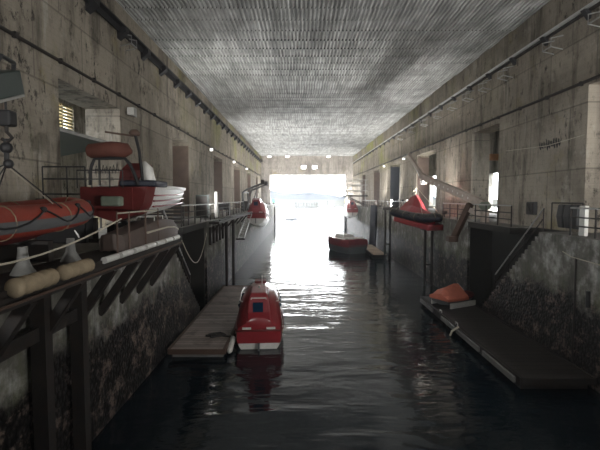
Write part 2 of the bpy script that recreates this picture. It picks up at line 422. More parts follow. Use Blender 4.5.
# far land
b = MB(); random.seed(3)
def ridge(yb, h0, seed, x0, x1, zb=0.5, depth=260, base=0.25):
    r = random.Random(seed); ph = [(r.uniform(0, 6), r.uniform(0.002, 0.03), r.uniform(0.2, 1)) for _ in range(9)]
    A, B_, C_ = [], [], []
    for i in range(90):
        x = x0 + (x1 - x0) * i / 89
        e = min(1, i / 14, (89 - i) / 14)
        h = h0 * (base + (1 - base) * (0.5 + 0.5 * sum(a * math.sin(x * f + p) for p, f, a in ph) / 3)) * max(0.05, e)
        A.append((x, yb, zb)); B_.append((x, yb + depth * 0.5, zb + max(0.4, h))); C_.append((x, yb + depth, zb))
    return [A, B_, C_]
for nm, yb, h0, sd, x0, x1 in (('hills_left', 1400, 34, 5, -420, 190), ('hills_right', 1750, 44, 11, 20, 620), ('hills_beyond', 2200, 52, 21, -600, 700)):
    struct(MB().loft(ridge(yb, h0, sd, x0, x1), closed=False, caps=False).build(nm, 'hill', smooth='full'))
b = MB(); b.loft([[(-900, 345, -1), (900, 330, -1)], [(-900, 350, 0.8), (900, 335, 0.8)], [(-900, 520, 1.4), (900, 520, 1.4)], [(-900, 2500, 2.2), (900, 2500, 2.2)]], closed=False, caps=False)
struct(b.build('shore_ground', 'shore'))

# ------------------------------------------------------------------ fixtures of the walls
def crane_rail(x, s, z, label, bright):
    t = thing('crane_rail', label, 'rail', (x, 0, z))
    if bright:
        MB().box(min(0, s * 0.1), max(0, s * 0.1), YB, YF, -0.22, -0.1).build('girder', 'steel', t)
        MB().box(min(s * 0.1, s * 0.2), max(s * 0.1, s * 0.2), YB, YF, -0.1, 0.03).build('rail_head', 'bright', t)
    else:
        MB().box(0, 0.4, YB, YF, 0.12, 0.2).build('girder', 'black', t); MB().box(0.12, 0.18, YB, YF, -0.16, 0.12).build('web_plate', 'black', t)
    y = 3.0
    while y < 99:
        q = MB()
        if bright:
            q.prism([(0, -0.5), (0, -0.12), (s * 0.3, -0.12)], 'y', y - 0.14, y + 0.14)
        else:
            q.prism([(0, -0.42), (0, 0.12), (0.42, 0.12), (0.42, -0.1)], 'y', y - 0.22, y + 0.22)
        q.build('bracket', 'black', t)
        y += 3.15
    return t
crane_rail(WL, 1, 15.0, 'dark steel runway ledge on black brackets high along the left wall', False)
crane_rail(WR, -1, 14.8, 'bright steel crane rail running high along the right wall', True)

# thin C-shaped steel hangers below the right rail, one pair near the left rail
def hanger(x, s, y, z, label, group=None):
    t = thing('cable_hanger', label, 'bracket', (x, y, z), group=group)
    for dy in (-0.35, 0.35):
        MB().tube([(0, dy, 0), (s * 0.55, dy, -0.12), (s * 0.55, dy, -0.5), (0, dy, -0.62)], 0.03, 6).build('rod', 'galv', t)
    MB().bar((s * 0.55, -0.35, -0.5), (s * 0.55, 0.35, -0.5), 0.05, 0.05).build('crossbar', 'galv', t)
for y in (17.6, 20.9, 25.6, 28.4, 31.2, 34.4, 38, 42, 46.5, 52):
    hanger(WR, -1, y, 14.3, 'thin twin-rod steel cable hanger below the bright right-hand crane rail', 'twin-rod hangers under the right rail')
hanger(WL, 1, 22.4, 14.95, 'lone pale twin-rod hanger under the dark ledge of the left wall')

def conduit(x, s, pts, r, label, mat='steel'):
    t = thing('conduit', label, 'pipe', (0, 0, 0))
    MB().tube(pts, r, 8).build('pipe', mat, t)
    y = 6
    while y < 98:
        MB().box(x, x + s * 0.14, y - 0.05, y + 0.05, pts[0][2] - 0.1, pts[0][2] + 0.08).build('clip', 'steel', t)
        y += 2.6
    return t
conduit(WL, 1, [(WL + 0.08, YB, 11.9), (WL + 0.08, 40, 11.85), (WL + 0.08, 99, 11.7)], 0.06, 'dark pipe clipped along the left wall above the doorways')
conduit(WR, -1, [(WR - 0.08, YB, 11.75), (WR - 0.08, 99, 11.75)], 0.07, 'dark cable pipe along the right wall above the doorways')
b = MB(); b.tube([(WR - 0.04, 18.7, 9.55), (WR - 0.05, 21.5, 9.42), (WR - 0.05, 25.7, 9.62)], 0.018, 5)
tag(b.build('wall_cable', 'rope'), 'thin pale cable sagging across the right wall between doorways', 'cable')

def flood(x, s, y, z, label, group=None, mat='lamp', sc=1.0):
    t = thing('floodlight', label, 'lamp', (x, y, z), group=group)
    MB().bar((0, 0, 0), (s * 0.25 * sc, 0, -0.02), 0.06, 0.06).build('bracket', 'steel', t)
    MB().prism([(s * 0.25 * sc, -0.2 * sc), (s * 0.25 * sc, 0.18 * sc), (s * 0.5 * sc, 0.24 * sc), (s * 0.5 * sc, -0.26 * sc)], 'y', -0.28 * sc, 0.28 * sc).build('housing', 'galv', t, bevel=0.02)
    MB().box(-0.25 * sc + s * 0.37, 0.25 * sc * 0 + s * 0.37 + 0.12, -0.31 * sc, -0.285 * sc, -0.2 * sc, 0.2 * sc).build('lens', mat, t)
    return t
flood(WL, 1, 22.6, 11.25, 'white square floodlight on the left wall beside the first doorway', mat='white', sc=0.9)
for y, wh in ((42.5, 'between the second and third doorways'), (57, 'between the third and fourth doorways'), (70.5, 'beyond the fourth doorway')):
    flood(WL, 1, y, 11.5, 'small lit floodlight high on the left wall ' + wh, sc=0.6)
for y, wh in ((61.5, 'just before its fifth doorway'), (50, 'just before its fourth doorway')):
    flood(WR, -1, y, 11.3, 'small lit lamp on the right wall ' + wh, sc=0.45)
for x, wh in ((-6.8, 'nearest the left wall'), (-2.8, 'above the left half of the mouth'), (6.3, 'above the right half of the mouth')):
    t = thing('ceiling_lamp', 'glowing ceiling lamp by the end wall, ' + wh, 'lamp', (x, 98.2, ZC))
    MB().box(-0.5, 0.5, -0.4, 0.4, -0.14, -0.0).build('housing', 'galv', t)
    MB().prism([(-0.45, -0.14), (0.45, -0.14), (0.3, -0.42), (-0.3, -0.42)], 'y', -0.35, 0.35).build('lens', 'lamp', t)

# added fill lamps brightening the ceiling, turned up and towards the mouth
def add_fill_lamp(x, s, y, watts, label, group):
    t = thing('quay_fill_lamp', label, 'lamp', (x, y, QZ + 0.03), group=group)
    MB().bar((0, 0, 0), (0, 0, 0.3), 0.05, 0.05).build('stand', 'steel', t)
    h = MB().box(-0.16, 0.16, -0.12, 0.12, 0.26, 0.46).build('housing', 'steel', t, bevel=0.02)
    L = bpy.data.lights.new('fill_spot', 'SPOT'); L.energy = watts; L.spot_size = math.radians(150); L.spot_blend = 1.0
    L.shadow_soft_size = 0.12; L.color = (1.0, 0.985, 0.95)
    o = bpy.data.objects.new('fill_spot', L); COL.objects.link(o); o.parent = t
    d = Vector((s * 0.8, 1.5 if y < 12 else 0.6, 1.0)).normalized()
    o.location = Vector((0, 0, 0.46)) + d * 0.14; o.rotation_euler = d.to_track_quat('-Z', 'Y').to_euler()
FW = 900
def lampk(y): return 4.2 if y < 12 else 2.6 + max(0, y - 30) / 15
for i in range(12):
    y = -6.5 + i * 9.0
    if not (0 < y < 25 or 36 < y < 52): add_fill_lamp(QL - 0.5, 1, y, FW * lampk(y) * (1.5 if 26 < y < 60 else 1), 'small dark fill lamp added on the left quay, turned up at the ceiling', 'upturned fill lamps added on the left quay')
    if not (10 < y + 4 < 26 or 66 < y + 4 < 80): add_fill_lamp(QR + 0.4, -1, y + 4, FW * lampk(y) * (1.3 if 26 < y < 60 else 1), 'small dark fill lamp added on the right quay, turned up at the ceiling', 'upturned fill lamps added on the right quay')

# ------------------------------------------------------------------ enclosed lifeboat
def lifeboat(label, loc, rz=0.0, L=6.2, ):
    t = thing('lifeboat', label, 'lifeboat', loc, rz)
    W = 1.07
    st = [(0.0, 0.90, 0.62, 1.45), (0.35, 0.97, 0.8, 2.0), (1.0, 1.0, 0.95, 2.38), (2.2, 1.02, 1.0, 2.5), (3.6, 1.0, 0.95, 2.45), (4.7, 0.86, 0.8, 2.2), (5.6, 0.55, 0.55, 1.7), (6.2, 0.12, 0.12, 1.2)]
    # hull
    rings = []
    for (y, w, wc, zt) in st:
        w *= W; k = 0.28 if y > 5 else 0
        half = [(w * 1.0, 0.82 + k * 0.5), (w * 1.0, 0.5 + k), (w * 0.95, 0.15 + k), (w * 0.72, -0.18 + k * 1.3), (w * 0.35, -0.4 + k * 1.6), (0, -0.48 + k * 2)]
        ring = [(x, y, z) for x, z in half] + [(-x, y, z) for x, z in reversed(half[:-1])]
        rings.append(ring)
    MB().loft(rings).build('hull', 'white', t, smooth=True)
    # red topsides above the pale boot top
    rings = []
    for (y, w, wc, zt) in st:
        w *= W; k = 0.28 if y > 5 else 0
        half = [(w * 1.0, 0.28 + k), (w * 1.035, 0.42 + k), (w * 1.035, 0.84 + k * .5)]
        ring = [(x, y - 0.02, z) for x, z in half] + [(-x, y - 0.02, z) for x, z in reversed(half)]
        rings.append(ring)
    MB().loft(rings).build('topsides', 'red', t, smooth=True)
    # canopy
    rings = []
    for (y, w, wc, zt) in st:
        w *= W; k = 0.14 if y > 5 else 0; wc = wc * W; h = zt - 0.84
        half = [(w * 1.0, 0.84 + k), (w * 0.99, 0.84 + h * 0.22 + k * .5), (wc * 0.93, 0.84 + h * 0.52), (wc * 0.72, 0.84 + h * 0.80), (wc * 0.40, 0.84 + h * 0.96), (0, zt)]
        ring = [(x, y, z) for x, z in half] + [(-x, y, z) for x, z in reversed(half[:-1])]
        rings.append(ring)
    MB().loft(rings).build('canopy', 'red', t, smooth=True)
    # rubbing strake
    pts = [(w * W * 1.05, y, 0.86 + (0.14 if y > 5 else 0)) for (y, w, a, c) in st]
    pts = [(-x, y, z) for x, y, z in reversed(pts)] + pts
    pts = pts[:len(st)] + pts[len(st):]
    MB().tube([(-pts[-1][0] * 0 - x, y, z) if False else (x, y, z) for x, y, z in ([(w * W * 1.05, y, 0.86 + (0.14 if y > 5 else 0)) for (y, w, a, c) in st] + [(-w * W * 1.05, y, 0.86 + (0.14 if y > 5 else 0)) for (y, w, a, c) in reversed(st)])], 0.05, 8, loop=True).build('rubbing_strake', 'redmatt', t, smooth='full')
    # helmsman's tower at the stern with its hatch window
    tw = MB().loft([[(-0.56, 0.02, 0.9), (0.56, 0.02, 0.9), (0.56, 1.5, 0.9), (-0.56, 1.5, 0.9)], [(-0.52, 0.0, 1.7), (0.52, 0.0, 1.7), (0.52, 1.5, 1.7), (-0.52, 1.5, 1.7)], [(-0.44, 0.06, 2.42), (0.44, 0.06, 2.42), (0.44, 1.45, 2.55), (-0.44, 1.45, 2.55)], [(-0.34, 0.2, 2.56), (0.34, 0.2, 2.56), (0.34, 1.3, 2.68), (-0.34, 1.3, 2.68)]])
    to = tw.build('steering_tower', 'red', t, bevel=0.05)
    MB().box(-0.26, 0.2, -0.035, 0.05, 1.72, 2.16).build('hatch_window', 'glass', to)
    MB().tube([(-0.34, 0.02, 2.3), (-0.34, -0.08, 2.38), (0.34, -0.08, 2.38), (0.34, 0.02, 2.3)], 0.025, 6).build('grab_rail', 'white', to)
    # side windows
    for s in (-1, 1):
        for y in (1.7, 2.5, 3.3, 4.1):
            MB().tube([(s * 0.88, y, 1.62), (s * 1.01, y, 1.55)], 0.14, 12).build('porthole', 'glass', t)
        MB().tube([(s * 0.80, 0.9, 2.0), (s * 0.92, 1.0, 2.02), (s * 0.95, 2.6, 2.1), (s * 0.92, 4.2, 2.0), (s * 0.76, 4.3, 1.98)], 0.025, 6).build('handrail', 'white', t)
        MB().box(min(s * 0.35, s * 0.75), max(s * 0.35, s * 0.75), -0.09, 0.0, 0.94, 1.02).build('stern_step', 'white', t)
        # looped grab line
        pts = []
        for i in range(33):
            y = 0.3 + 4.6 * i / 32
            w = [a for a in st if a[0] <= y][-1][1] * W * 1.07
            pts.append((s * w, y, 0.74 - 0.16 * abs(math.sin(PI * i / 4))))
        MB().tube(pts, 0.015, 5).build('grab_line', 'rope', t)
    MB().box(-0.3, 0.3, 3.1, 3.8, 2.44, 2.56).build('top_hatch', 'redmatt', t, bevel=0.03)
    MB().tube([(0.1, 2.4, 2.45), (0.1, 2.4, 3.0)], 0.02, 6).build('light_mast', 'white', t)
    MB().box(-0.04, 0.04, -0.28, 0.02, -0.3, 0.3).build('rudder', 'grey', t)
    # lifting hooks
    for y in (0.9, 5.2):
        MB().tube([(0, y, 2.2), (0, y, 2.75 if y < 2 else 2.25)], 0.035, 6).build('lifting_hook', 'galv', t)
    return t
main_boat = lifeboat('red enclosed lifeboat afloat beside the planked left pontoon', (-1.88, 19.75, 0.0), math.radians(3.5))
hl = dup(main_boat); hl.location = (-4.95, 49.3, 4.35); hl.rotation_euler = (math.radians(-7), 0, math.radians(-2)); hl.scale = (1.0, 1.0, 1.0)
tag(hl, 'red enclosed lifeboat slung in grey davits over the left quay edge', 'lifeboat')
hr = dup(main_boat); hr.location = (9.2, 77.0, 4.1); hr.rotation_euler = (math.radians(-6), 0, math.radians(2)); hr.scale = (0.95, 1, 0.95)
tag(hr, 'distant red lifeboat hanging below the scaffold platform at the right of the mouth', 'lifeboat')

# davit frame of the left hanging boat
t = thing('boat_davit', 'grey bent-arm davit frame holding the red lifeboat over the left quay', 'davit', (-6.3, 49, QZ + 0.03))
for i, dy in enumerate((0.2, 5.2)):
    MB().tube([(0, dy, 0), (-0.1, dy, 2.1), (0.35, dy, 2.4), (2.2, dy, 3.15)], 0.11, 8).build('davit_arm', 'grey', t)
    MB().tube([(1.65, dy, 2.9), (1.65, dy, 2.0)], 0.03, 6).build('fall_wire', 'steel', t)
    MB().bar((0.3, dy, 0.1), (1.0, dy, 2.6), 0.1, 0.1).build('strut', 'grey', t)
    MB().box(1.95, 2.35, dy - 0.2, dy + 0.2, 3.0, 3.5).build('sheave_block', 'steel', t)
MB().bar((0, 0.2, 2.1), (0, 5.2, 2.1), 0.12, 0.12).build('cross_tube', 'grey', t)
MB().box(-0.5, 0.3, 2.0, 3.0, 0, 1.1).build('winch', 'steel', t, bevel=0.05)
# boarding ladder below
t = thing('boarding_ladder', 'sloping grey boarding ladder on the left quay wall before the hanging lifeboat', 'ladder', (0, 0, 0))
for dx in (0, 0.55):
    MB().bar((-5.75 + dx, 47.5, 5.2), (-5.75 + dx, 40.5, 3.1), 0.08, 0.14).build('side_rail', 'galv', t)
for i in range(12):
    f = (i + 0.5) / 12
    MB().box(-5.75, -5.2, 47.5 - 7 * f - 0.1, 47.5 - 7 * f + 0.1, 5.2 - 2.1 * f - 0.02, 5.2 - 2.1 * f + 0.02).build('tread', 'galv', t)
MB().bar((-5.9, 47.5, 5.25), (-5.1, 47.5, 5.25), 0.1, 0.15).build('bracket', 'steel', t); MB().bar((-5.9, 40.5, 3.1), (-5.1, 40.5, 3.1), 0.1, 0.15).build('bracket', 'steel', t)

# scaffold above the right hanging boat
t = thing('scaffold_platform', 'grey tube scaffold with two decks by the right side of the mouth', 'scaffold', (0, 0, 0))
for x in (8.4, 11.6):
    for y in (78.5, 84.5):
        MB().tube([(x, y, 7.2 if x < 9 else QZ + 0.03), (x, y, 10.2)], 0.07, 6).build('standard', 'galv', t)
for z in (8.2, 9.2, 10.1):
    for y in (78.5, 84.5):
        MB().tube([(8.2, y, z), (12, y, z)], 0.06, 6).build('ledger', 'galv', t)
    MB().tube([(8.4, 78.3, z), (8.4, 84.7, z)], 0.06, 6).build('ledger', 'galv', t)
MB().box(8.1, 12, 78.2, 84.8, 7.15, 7.4).build('platform_deck', 'steel', t)
MB().tube([(9.2, 80.0, 7.2), (9.2, 80.0, 6.4)], 0.04, 6).build('fall_wire', 'steel', t)
for y in (79, 84):
    MB().bar((12, y, 5.6), (8.6, y, 7.1), 0.14, 0.14).build('brace', 'steel', t)

# ------------------------------------------------------------------ pontoons
def pontoon(name, label, x0, x1, y0, y1, z, mat, edge='float', cut=1.5):
    t = thing(name, label, 'pontoon', ((x0 + x1) / 2, y0, 0))
    w = (x1 - x0) / 2; L = y1 - y0
    MB().box(-w, w, 0, L, z - 0.12, z).build('deck', mat, t)
    for s in (-1, 1):
        MB().box(s * w - 0.06, s * w + 0.06, -0.02, L + 0.02, z - 0.2, z + 0.03).build('edge_beam', edge, t)
    MB().box(-w, w, -0.06, 0.0, z - 0.2, z + 0.02).build('end_beam', edge, t); MB().box(-w, w, L, L + 0.06, z - 0.2, z + 0.02).build('end_beam', edge, t)
    y = 0.25
    while y + cut < L:
        MB().box(-w + 0.08, w - 0.08, y, y + cut, -0.45, z - 0.2).build('float_block', 'float' if edge != 'steel' else 'steel', t)
        y += cut + 0.45
    return t
lp = pontoon('pontoon', 'weathered plank pontoon floating along the left quay by the red lifeboat', -5.62, -3.25, 18.5, 32.2, 0.42, 'deck', 'rust')
rp = pontoon('pontoon', 'long dark wet pontoon with pale edge along the right quay', 7.9, 10.5, 15.3, 28.4, 0.48, 'deckdark', 'steel', 2.4)
mp_ = pontoon('pontoon', 'small tan pontoon behind the moored red-topped boat', 8.2, 9.9, 49.2, 60.5, 0.5, 'tan', 'steel')
# pale plank fenders on the outside of the right pontoon
for i, (a, c) in enumerate(((0.3, 3.1), (3.5, 6.2), (6.6, 8.6), (10.2, 12.8))):
    MB().box(-1.45, -1.36, a, c, 0.2, 0.42).build('fender_board', 'float', rp, bevel=0.02)
for y in (6.4, 8.9):
    MB().tube([(-1.3, y, 0.5), (-1.3, y, 0.62), (-1.3, y + 0.3, 0.62), (-1.3, y + 0.3, 0.5)], 0.03, 6).build('mooring_cleat', 'galv', rp)
tag(MB().tube([(7.86, 21.4, 0.55), (7.55, 21.5, 0.3), (7.5, 21.6, 0.05)], 0.05, 6).build('mooring_line', 'rope'), 'short white mooring line end hanging over the right pontoon edge', 'rope')
# stuff on the left pontoon: fenders and ropes between boat and pontoon
t = thing('boat_fender', 'long pale fender hanging off the left pontoon beside the lifeboat stern', 'fender', (-3.1, 19.4, 0.2))
MB().tube([(0, -0.55, -0.05), (0, -0.4, 0.0), (0, 0.6, 0.22), (0, 0.75, 0.24)], [0.05, 0.13, 0.13, 0.05], 10).build('bladder', 'white', t, smooth='full')
MB().tube([(0, 0.75, 0.24), (-0.2, 0.95, 0.3)], 0.015, 5).build('lanyard', 'rope', t)
for k, (y, lab) in enumerate(((20.9, 'black fender between left pontoon and lifeboat, nearer the stern'), (22.6, 'black fender between left pontoon and lifeboat, nearer the bow'))):
    tag(MB().tube([(-3.12, y, 0.1), (-3.12, y + 0.1, 0.2), (-3.12, y + 0.5, 0.32), (-3.12, y + 0.6, 0.38)], [0.05, 0.12, 0.12, 0.05], 8).build('boat_fender', 'black', smooth='full'), lab, 'fender')
tag(MB().tube([(-3.3, 20.1, 0.48), (-3.7, 20.3, 0.47), (-4.1, 20.0, 0.47), (-4.3, 20.4, 0.47), (-3.8, 20.7, 0.47), (-3.5, 20.3, 0.5), (-3.9, 20.15, 0.5), (-4.4, 20.2, 0.48)], 0.05, 6).build('rope_coil', 'steel'), 'dark tangled rope lying on the near end of the plank pontoon', 'rope')

# ------------------------------------------------------------------ moored boat mid-right
def workboat(t, L, W, mats, zt=1.35):
    st = [(0.0, 0.86), (0.12, 0.97), (0.4, 1.0), (0.65, 0.92), (0.85, 0.6), (1.0, 0.08)]
    rg, rt = [], []
    for (f, w) in st:
        y = f * L; w = w * W / 2; r = 0.25 * f * f
        half = [(w, zt * 0.62 + r), (w * 0.96, 0.4 + r), (w * 0.8, -0.05 + r * 0.8), (w * 0.4, -0.3 + r), (0, -0.36 + r)]
        rg.append([(x, y, z) for x, z in half] + [(-x, y, z) for x, z in reversed(half[:-1])])
        rt.append([(w * 1.04, y, zt * 0.48 + r), (w * 1.06, y, zt * 0.78 + r), (w * 0.98, y, zt + r), (0, y, zt * 1.06 + r), (-w * 0.98, y, zt + r), (-w * 1.06, y, zt * 0.78 + r), (-w * 1.04, y, zt * 0.48 + r)])
    MB().loft(rg).build('hull', mats[0], t, smooth=True)
    MB().loft(rt).build('gunwale_cover', mats[1], t, smooth=True)
t = thing('moored_boat', 'broad grey-hulled boat with red top moored at the tan pontoon', 'boat', (7.2, 54.2, 0), math.radians(28))
workboat(t, 6.6, 3.2, ('grey', 'red'), 1.75)
MB().prism([(-0.9, 1.8), (0.9, 1.8), (0.6, 2.25), (-0.6, 2.25)], 'y', 2.0, 4.2).build('deckhouse', 'white', t, bevel=0.06)
MB().tube([(-1.1, 4.4, 1.8), (-1.1, 4.6, 2.5), (1.1, 4.6, 2.5), (1.1, 4.4, 1.8)], 0.05, 6).build('pulpit_rail', 'galv', t)
MB().box(-1.2, 1.2, 0.5, 1.5, 1.8, 1.95).build('stern_cover', 'white', t, bevel=0.04)

# ------------------------------------------------------------------ covered raft on the right pontoon
t = thing('covered_dinghy', 'small dinghy under a coral tarpaulin on the right pontoon end', 'boat', (9.4, 26.3, 0.49), math.radians(-62)); t.scale = (0.86, 0.86, 1.05)
rings = []
for (f, w, zk) in ((0, 0.8, 0.12), (0.3, 0.9, 0.0), (0.7, 0.8, 0.0), (1, 0.2, 0.2)):
    y = -1.5 + 3.0 * f
    h = [(w, 0.5), (w * 0.92, 0.25), (w * 0.4, zk + 0.05), (0, zk)]
    rings.append([(x, y, z) for x, z in h] + [(-x, y, z) for x, z in reversed(h[:-1])])
MB().loft(rings).build('hull', 'grey', t, smooth=True)
rings = []
for (y, w, zr, dx) in ((-1.62, 0.86, 0.75, 0.2), (-1.2, 0.96, 1.08, 0.12), (-0.2, 1.02, 1.22, 0.0), (0.25, 0.98, 1.18, 0.0)):
    rings.append([(w, y, 0.40), (w * 1.0, y, 0.56), (w * 0.55, y, 0.56 + (zr - 0.56) * 0.45), (dx, y, zr), (-w * 0.55, y, 0.56 + (zr - 0.56) * 0.6), (-w, y, 0.56), (-w, y, 0.40)])
MB().loft(rings).build('tarpaulin', 'pinktarp', t, smooth=False, bevel=0.02)
rings = []
for (y, w, zr) in ((0.25, 0.97, 1.14), (0.8, 0.78, 0.78), (1.6, 0.3, 0.6)):
    rings.append([(w, y, 0.44), (w * 0.5, y, 0.3 + zr * 0.5), (0, y, zr), (-w * 0.5, y, 0.3 + zr * 0.5), (-w, y, 0.44)])
MB().loft(rings).build('bow_cover', 'redmatt', t, bevel=0.02)
MB().box(-0.9, -0.82, -1.4, 1.0, 0.0, 0.3).box(0.82, 0.9, -1.4, 1.0, 0.0, 0.3).build('cradle_runner', 'white', t)
MB().tube([(0.5, 0.27, 0.86), (-0.1, 0.3, 1.17), (-0.6, 0.28, 0.8)], 0.03, 6).build('lashing', 'white', t)

# ------------------------------------------------------------------ railings
def railing(x, y0, y1, label, step=1.5, rails=(1.08, 0.72, 0.38), top='galv', group=None):
    t = thing('quay_railing', label, 'railing', (x, y0, QZ + 0.03), group=group)
    L = y1 - y0
    n = max(1, round(L / step))
    for i in range(n + 1):
        MB().box(-0.025, 0.025, L * i / n - 0.025, L * i / n + 0.025, 0, rails[0]).build('post', 'steel', t)
    for k, z in enumerate(rails):
        MB().tube([(0, 0, z), (0, L, z)], 0.028 if k else 0.036, 6).build('top_rail' if k == 0 else 'middle_rail', top if k == 0 else 'steel', t)
    return t
railing(QR + 0.12, 10.0, 17.4, 'steel railing of the right quay nearest the camera')
railing(QR + 0.12, 22.3, 33.0, 'steel railing above the dark stair recess of the right quay')
railing(QR + 0.12, 39.5, 60.0, 'steel railing along the right quay beyond the black-tubed boat', 2.0)
railing(QR + 0.12, 62.0, 76.0, 'distant steel railing on the right quay near the hanging lifeboat', 2.0)
railing(QL - 0.12, 22.3, 31.0, 'steel railing above the dark stair recess of the left quay')
railing(QL - 0.12, 32.5, 47.0, 'steel railing on the left quay before the grey davits', 1.8)
def stair_rail(x, label):
    t = thing('stair_handrail', label, 'railing', (0, 0, 0))
    a, c = Vector((x, 19.4, QZ + 1.05)), Vector((x, 24.0, QZ - 3.7 + 1.0))
    MB().tube([a, c], 0.035, 6).build('top_rail', 'galv', t)
    MB().tube([a - Vector((0, 0, 0.45)), c - Vector((0, 0, 0.45))], 0.028, 6).build('middle_rail', 'steel', t)
    for i in range(4):
        p = a.lerp(c, i / 3); MB().tube([p, (p.x, p.y, p.z - 1.05)], 0.03, 6).build('post', 'steel', t)
stair_rail(QR + 0.15, 'sloping handrail of the stair going down the right quay wall')
stair_rail(QL - 0.15, 'sloping handrail of the stair going down the left quay wall')

# ------------------------------------------------------------------ left launching platform
PX = -4.75
t = thing('launch_platform', 'steel bracket platform with cloth-wrapped edge rollers along the left quay', 'platform', (0, 0, 0))
MB().box(QL, PX, 2.0, 17.5, 5.28, 5.4).build('deck_grating', 'steel', t)
MB().box(PX - 0.12, PX, 2.0, 17.5, 5.05, 5.3).build('edge_beam', 'steel', t)
MB().tube([(PX + 0.1, 2, 5.17), (PX + 0.1, 17.3, 5.17)], 0.03, 6).build('edge_pipe', 'rust', t)
for (a, c, r) in ((7.05, 8.3, 0.16), (8.55, 9.75, 0.15)):
    n = 14
    MB().tube([(PX + 0.06, a + (c - a) * i / n, 5.42) for i in range(n + 1)], [r * (0.6 if i in (0, n) else 0.84 if i % 3 == 0 else 1.05) for i in range(n + 1)], 12).build('padded_roller', 'wrap', t, smooth='full')
y = 10.5
while y < 17.0:
    MB().tube([(PX + 0.04, y, 5.4), (PX + 0.04, y + 0.75, 5.4)], 0.085, 10).build('roller', 'white' , t, smooth=True)
    y += 0.95
for y in (5.9, 7.7, 9.5, 11.2, 12.8, 14.3, 15.8, 17.2):
    MB().bar((PX - 0.05, y, 5.1), (QL, y, 3.5), 0.22, 0.2, up=(0, 1, 0)).build('bracket_brace', 'steel', t)
for y in (9.35, 10.95):
    MB().box(-5.75, -5.43, y - 0.14, y + 0.14, -3.0, 5.28).build('pile', 'steel', t)
MB().bar((-5.6, 4, 4.0), (-5.6, 11, 4.0), 0.1, 0.3).build('waling', 'steel', t)
for y in (11.4, 12.2, 13.5, 14.7):
    MB().tube([(PX + 0.0, y, 5.3), (PX, y, 6.55)], 0.025, 6).build('rail_post', 'rust', t)
MB().tube([(PX, 11.4, 6.5), (PX, 14.7, 6.5)], 0.022, 6).build('rail_rope', 'rope', t)

# white bollard-shaped stands
for y, lab in ((8.6, 'white flared stand under the inflatable boat, nearer the camera'), (10.4, 'white flared stand under the inflatable boat, farther from the camera')):
    b = MB().tube([(-5.45, y, 5.4), (-5.45, y, 5.48), (-5.45, y, 5.62), (-5.45, y, 5.85), (-5.45, y, 5.95)], [0.24, 0.2, 0.12, 0.09, 0.09], 14)
    tag(b.build('boat_stand', 'float', smooth=True), lab, 'stand')
# slack rope from the rail down to the left
pts = []
for i in range(25):
    f = i / 24
    pts.append((-4.72 - 0.5 * f, 11.6 - 5.0 * f, 6.35 - 0.55 * math.sin(PI * min(1, f * 0.62)) - 0.05 * f))
tag(MB().tube(pts, 0.022, 6).build('slack_rope', 'rope'), 'pale rope sagging below the inflatable boat on the left', 'rope')

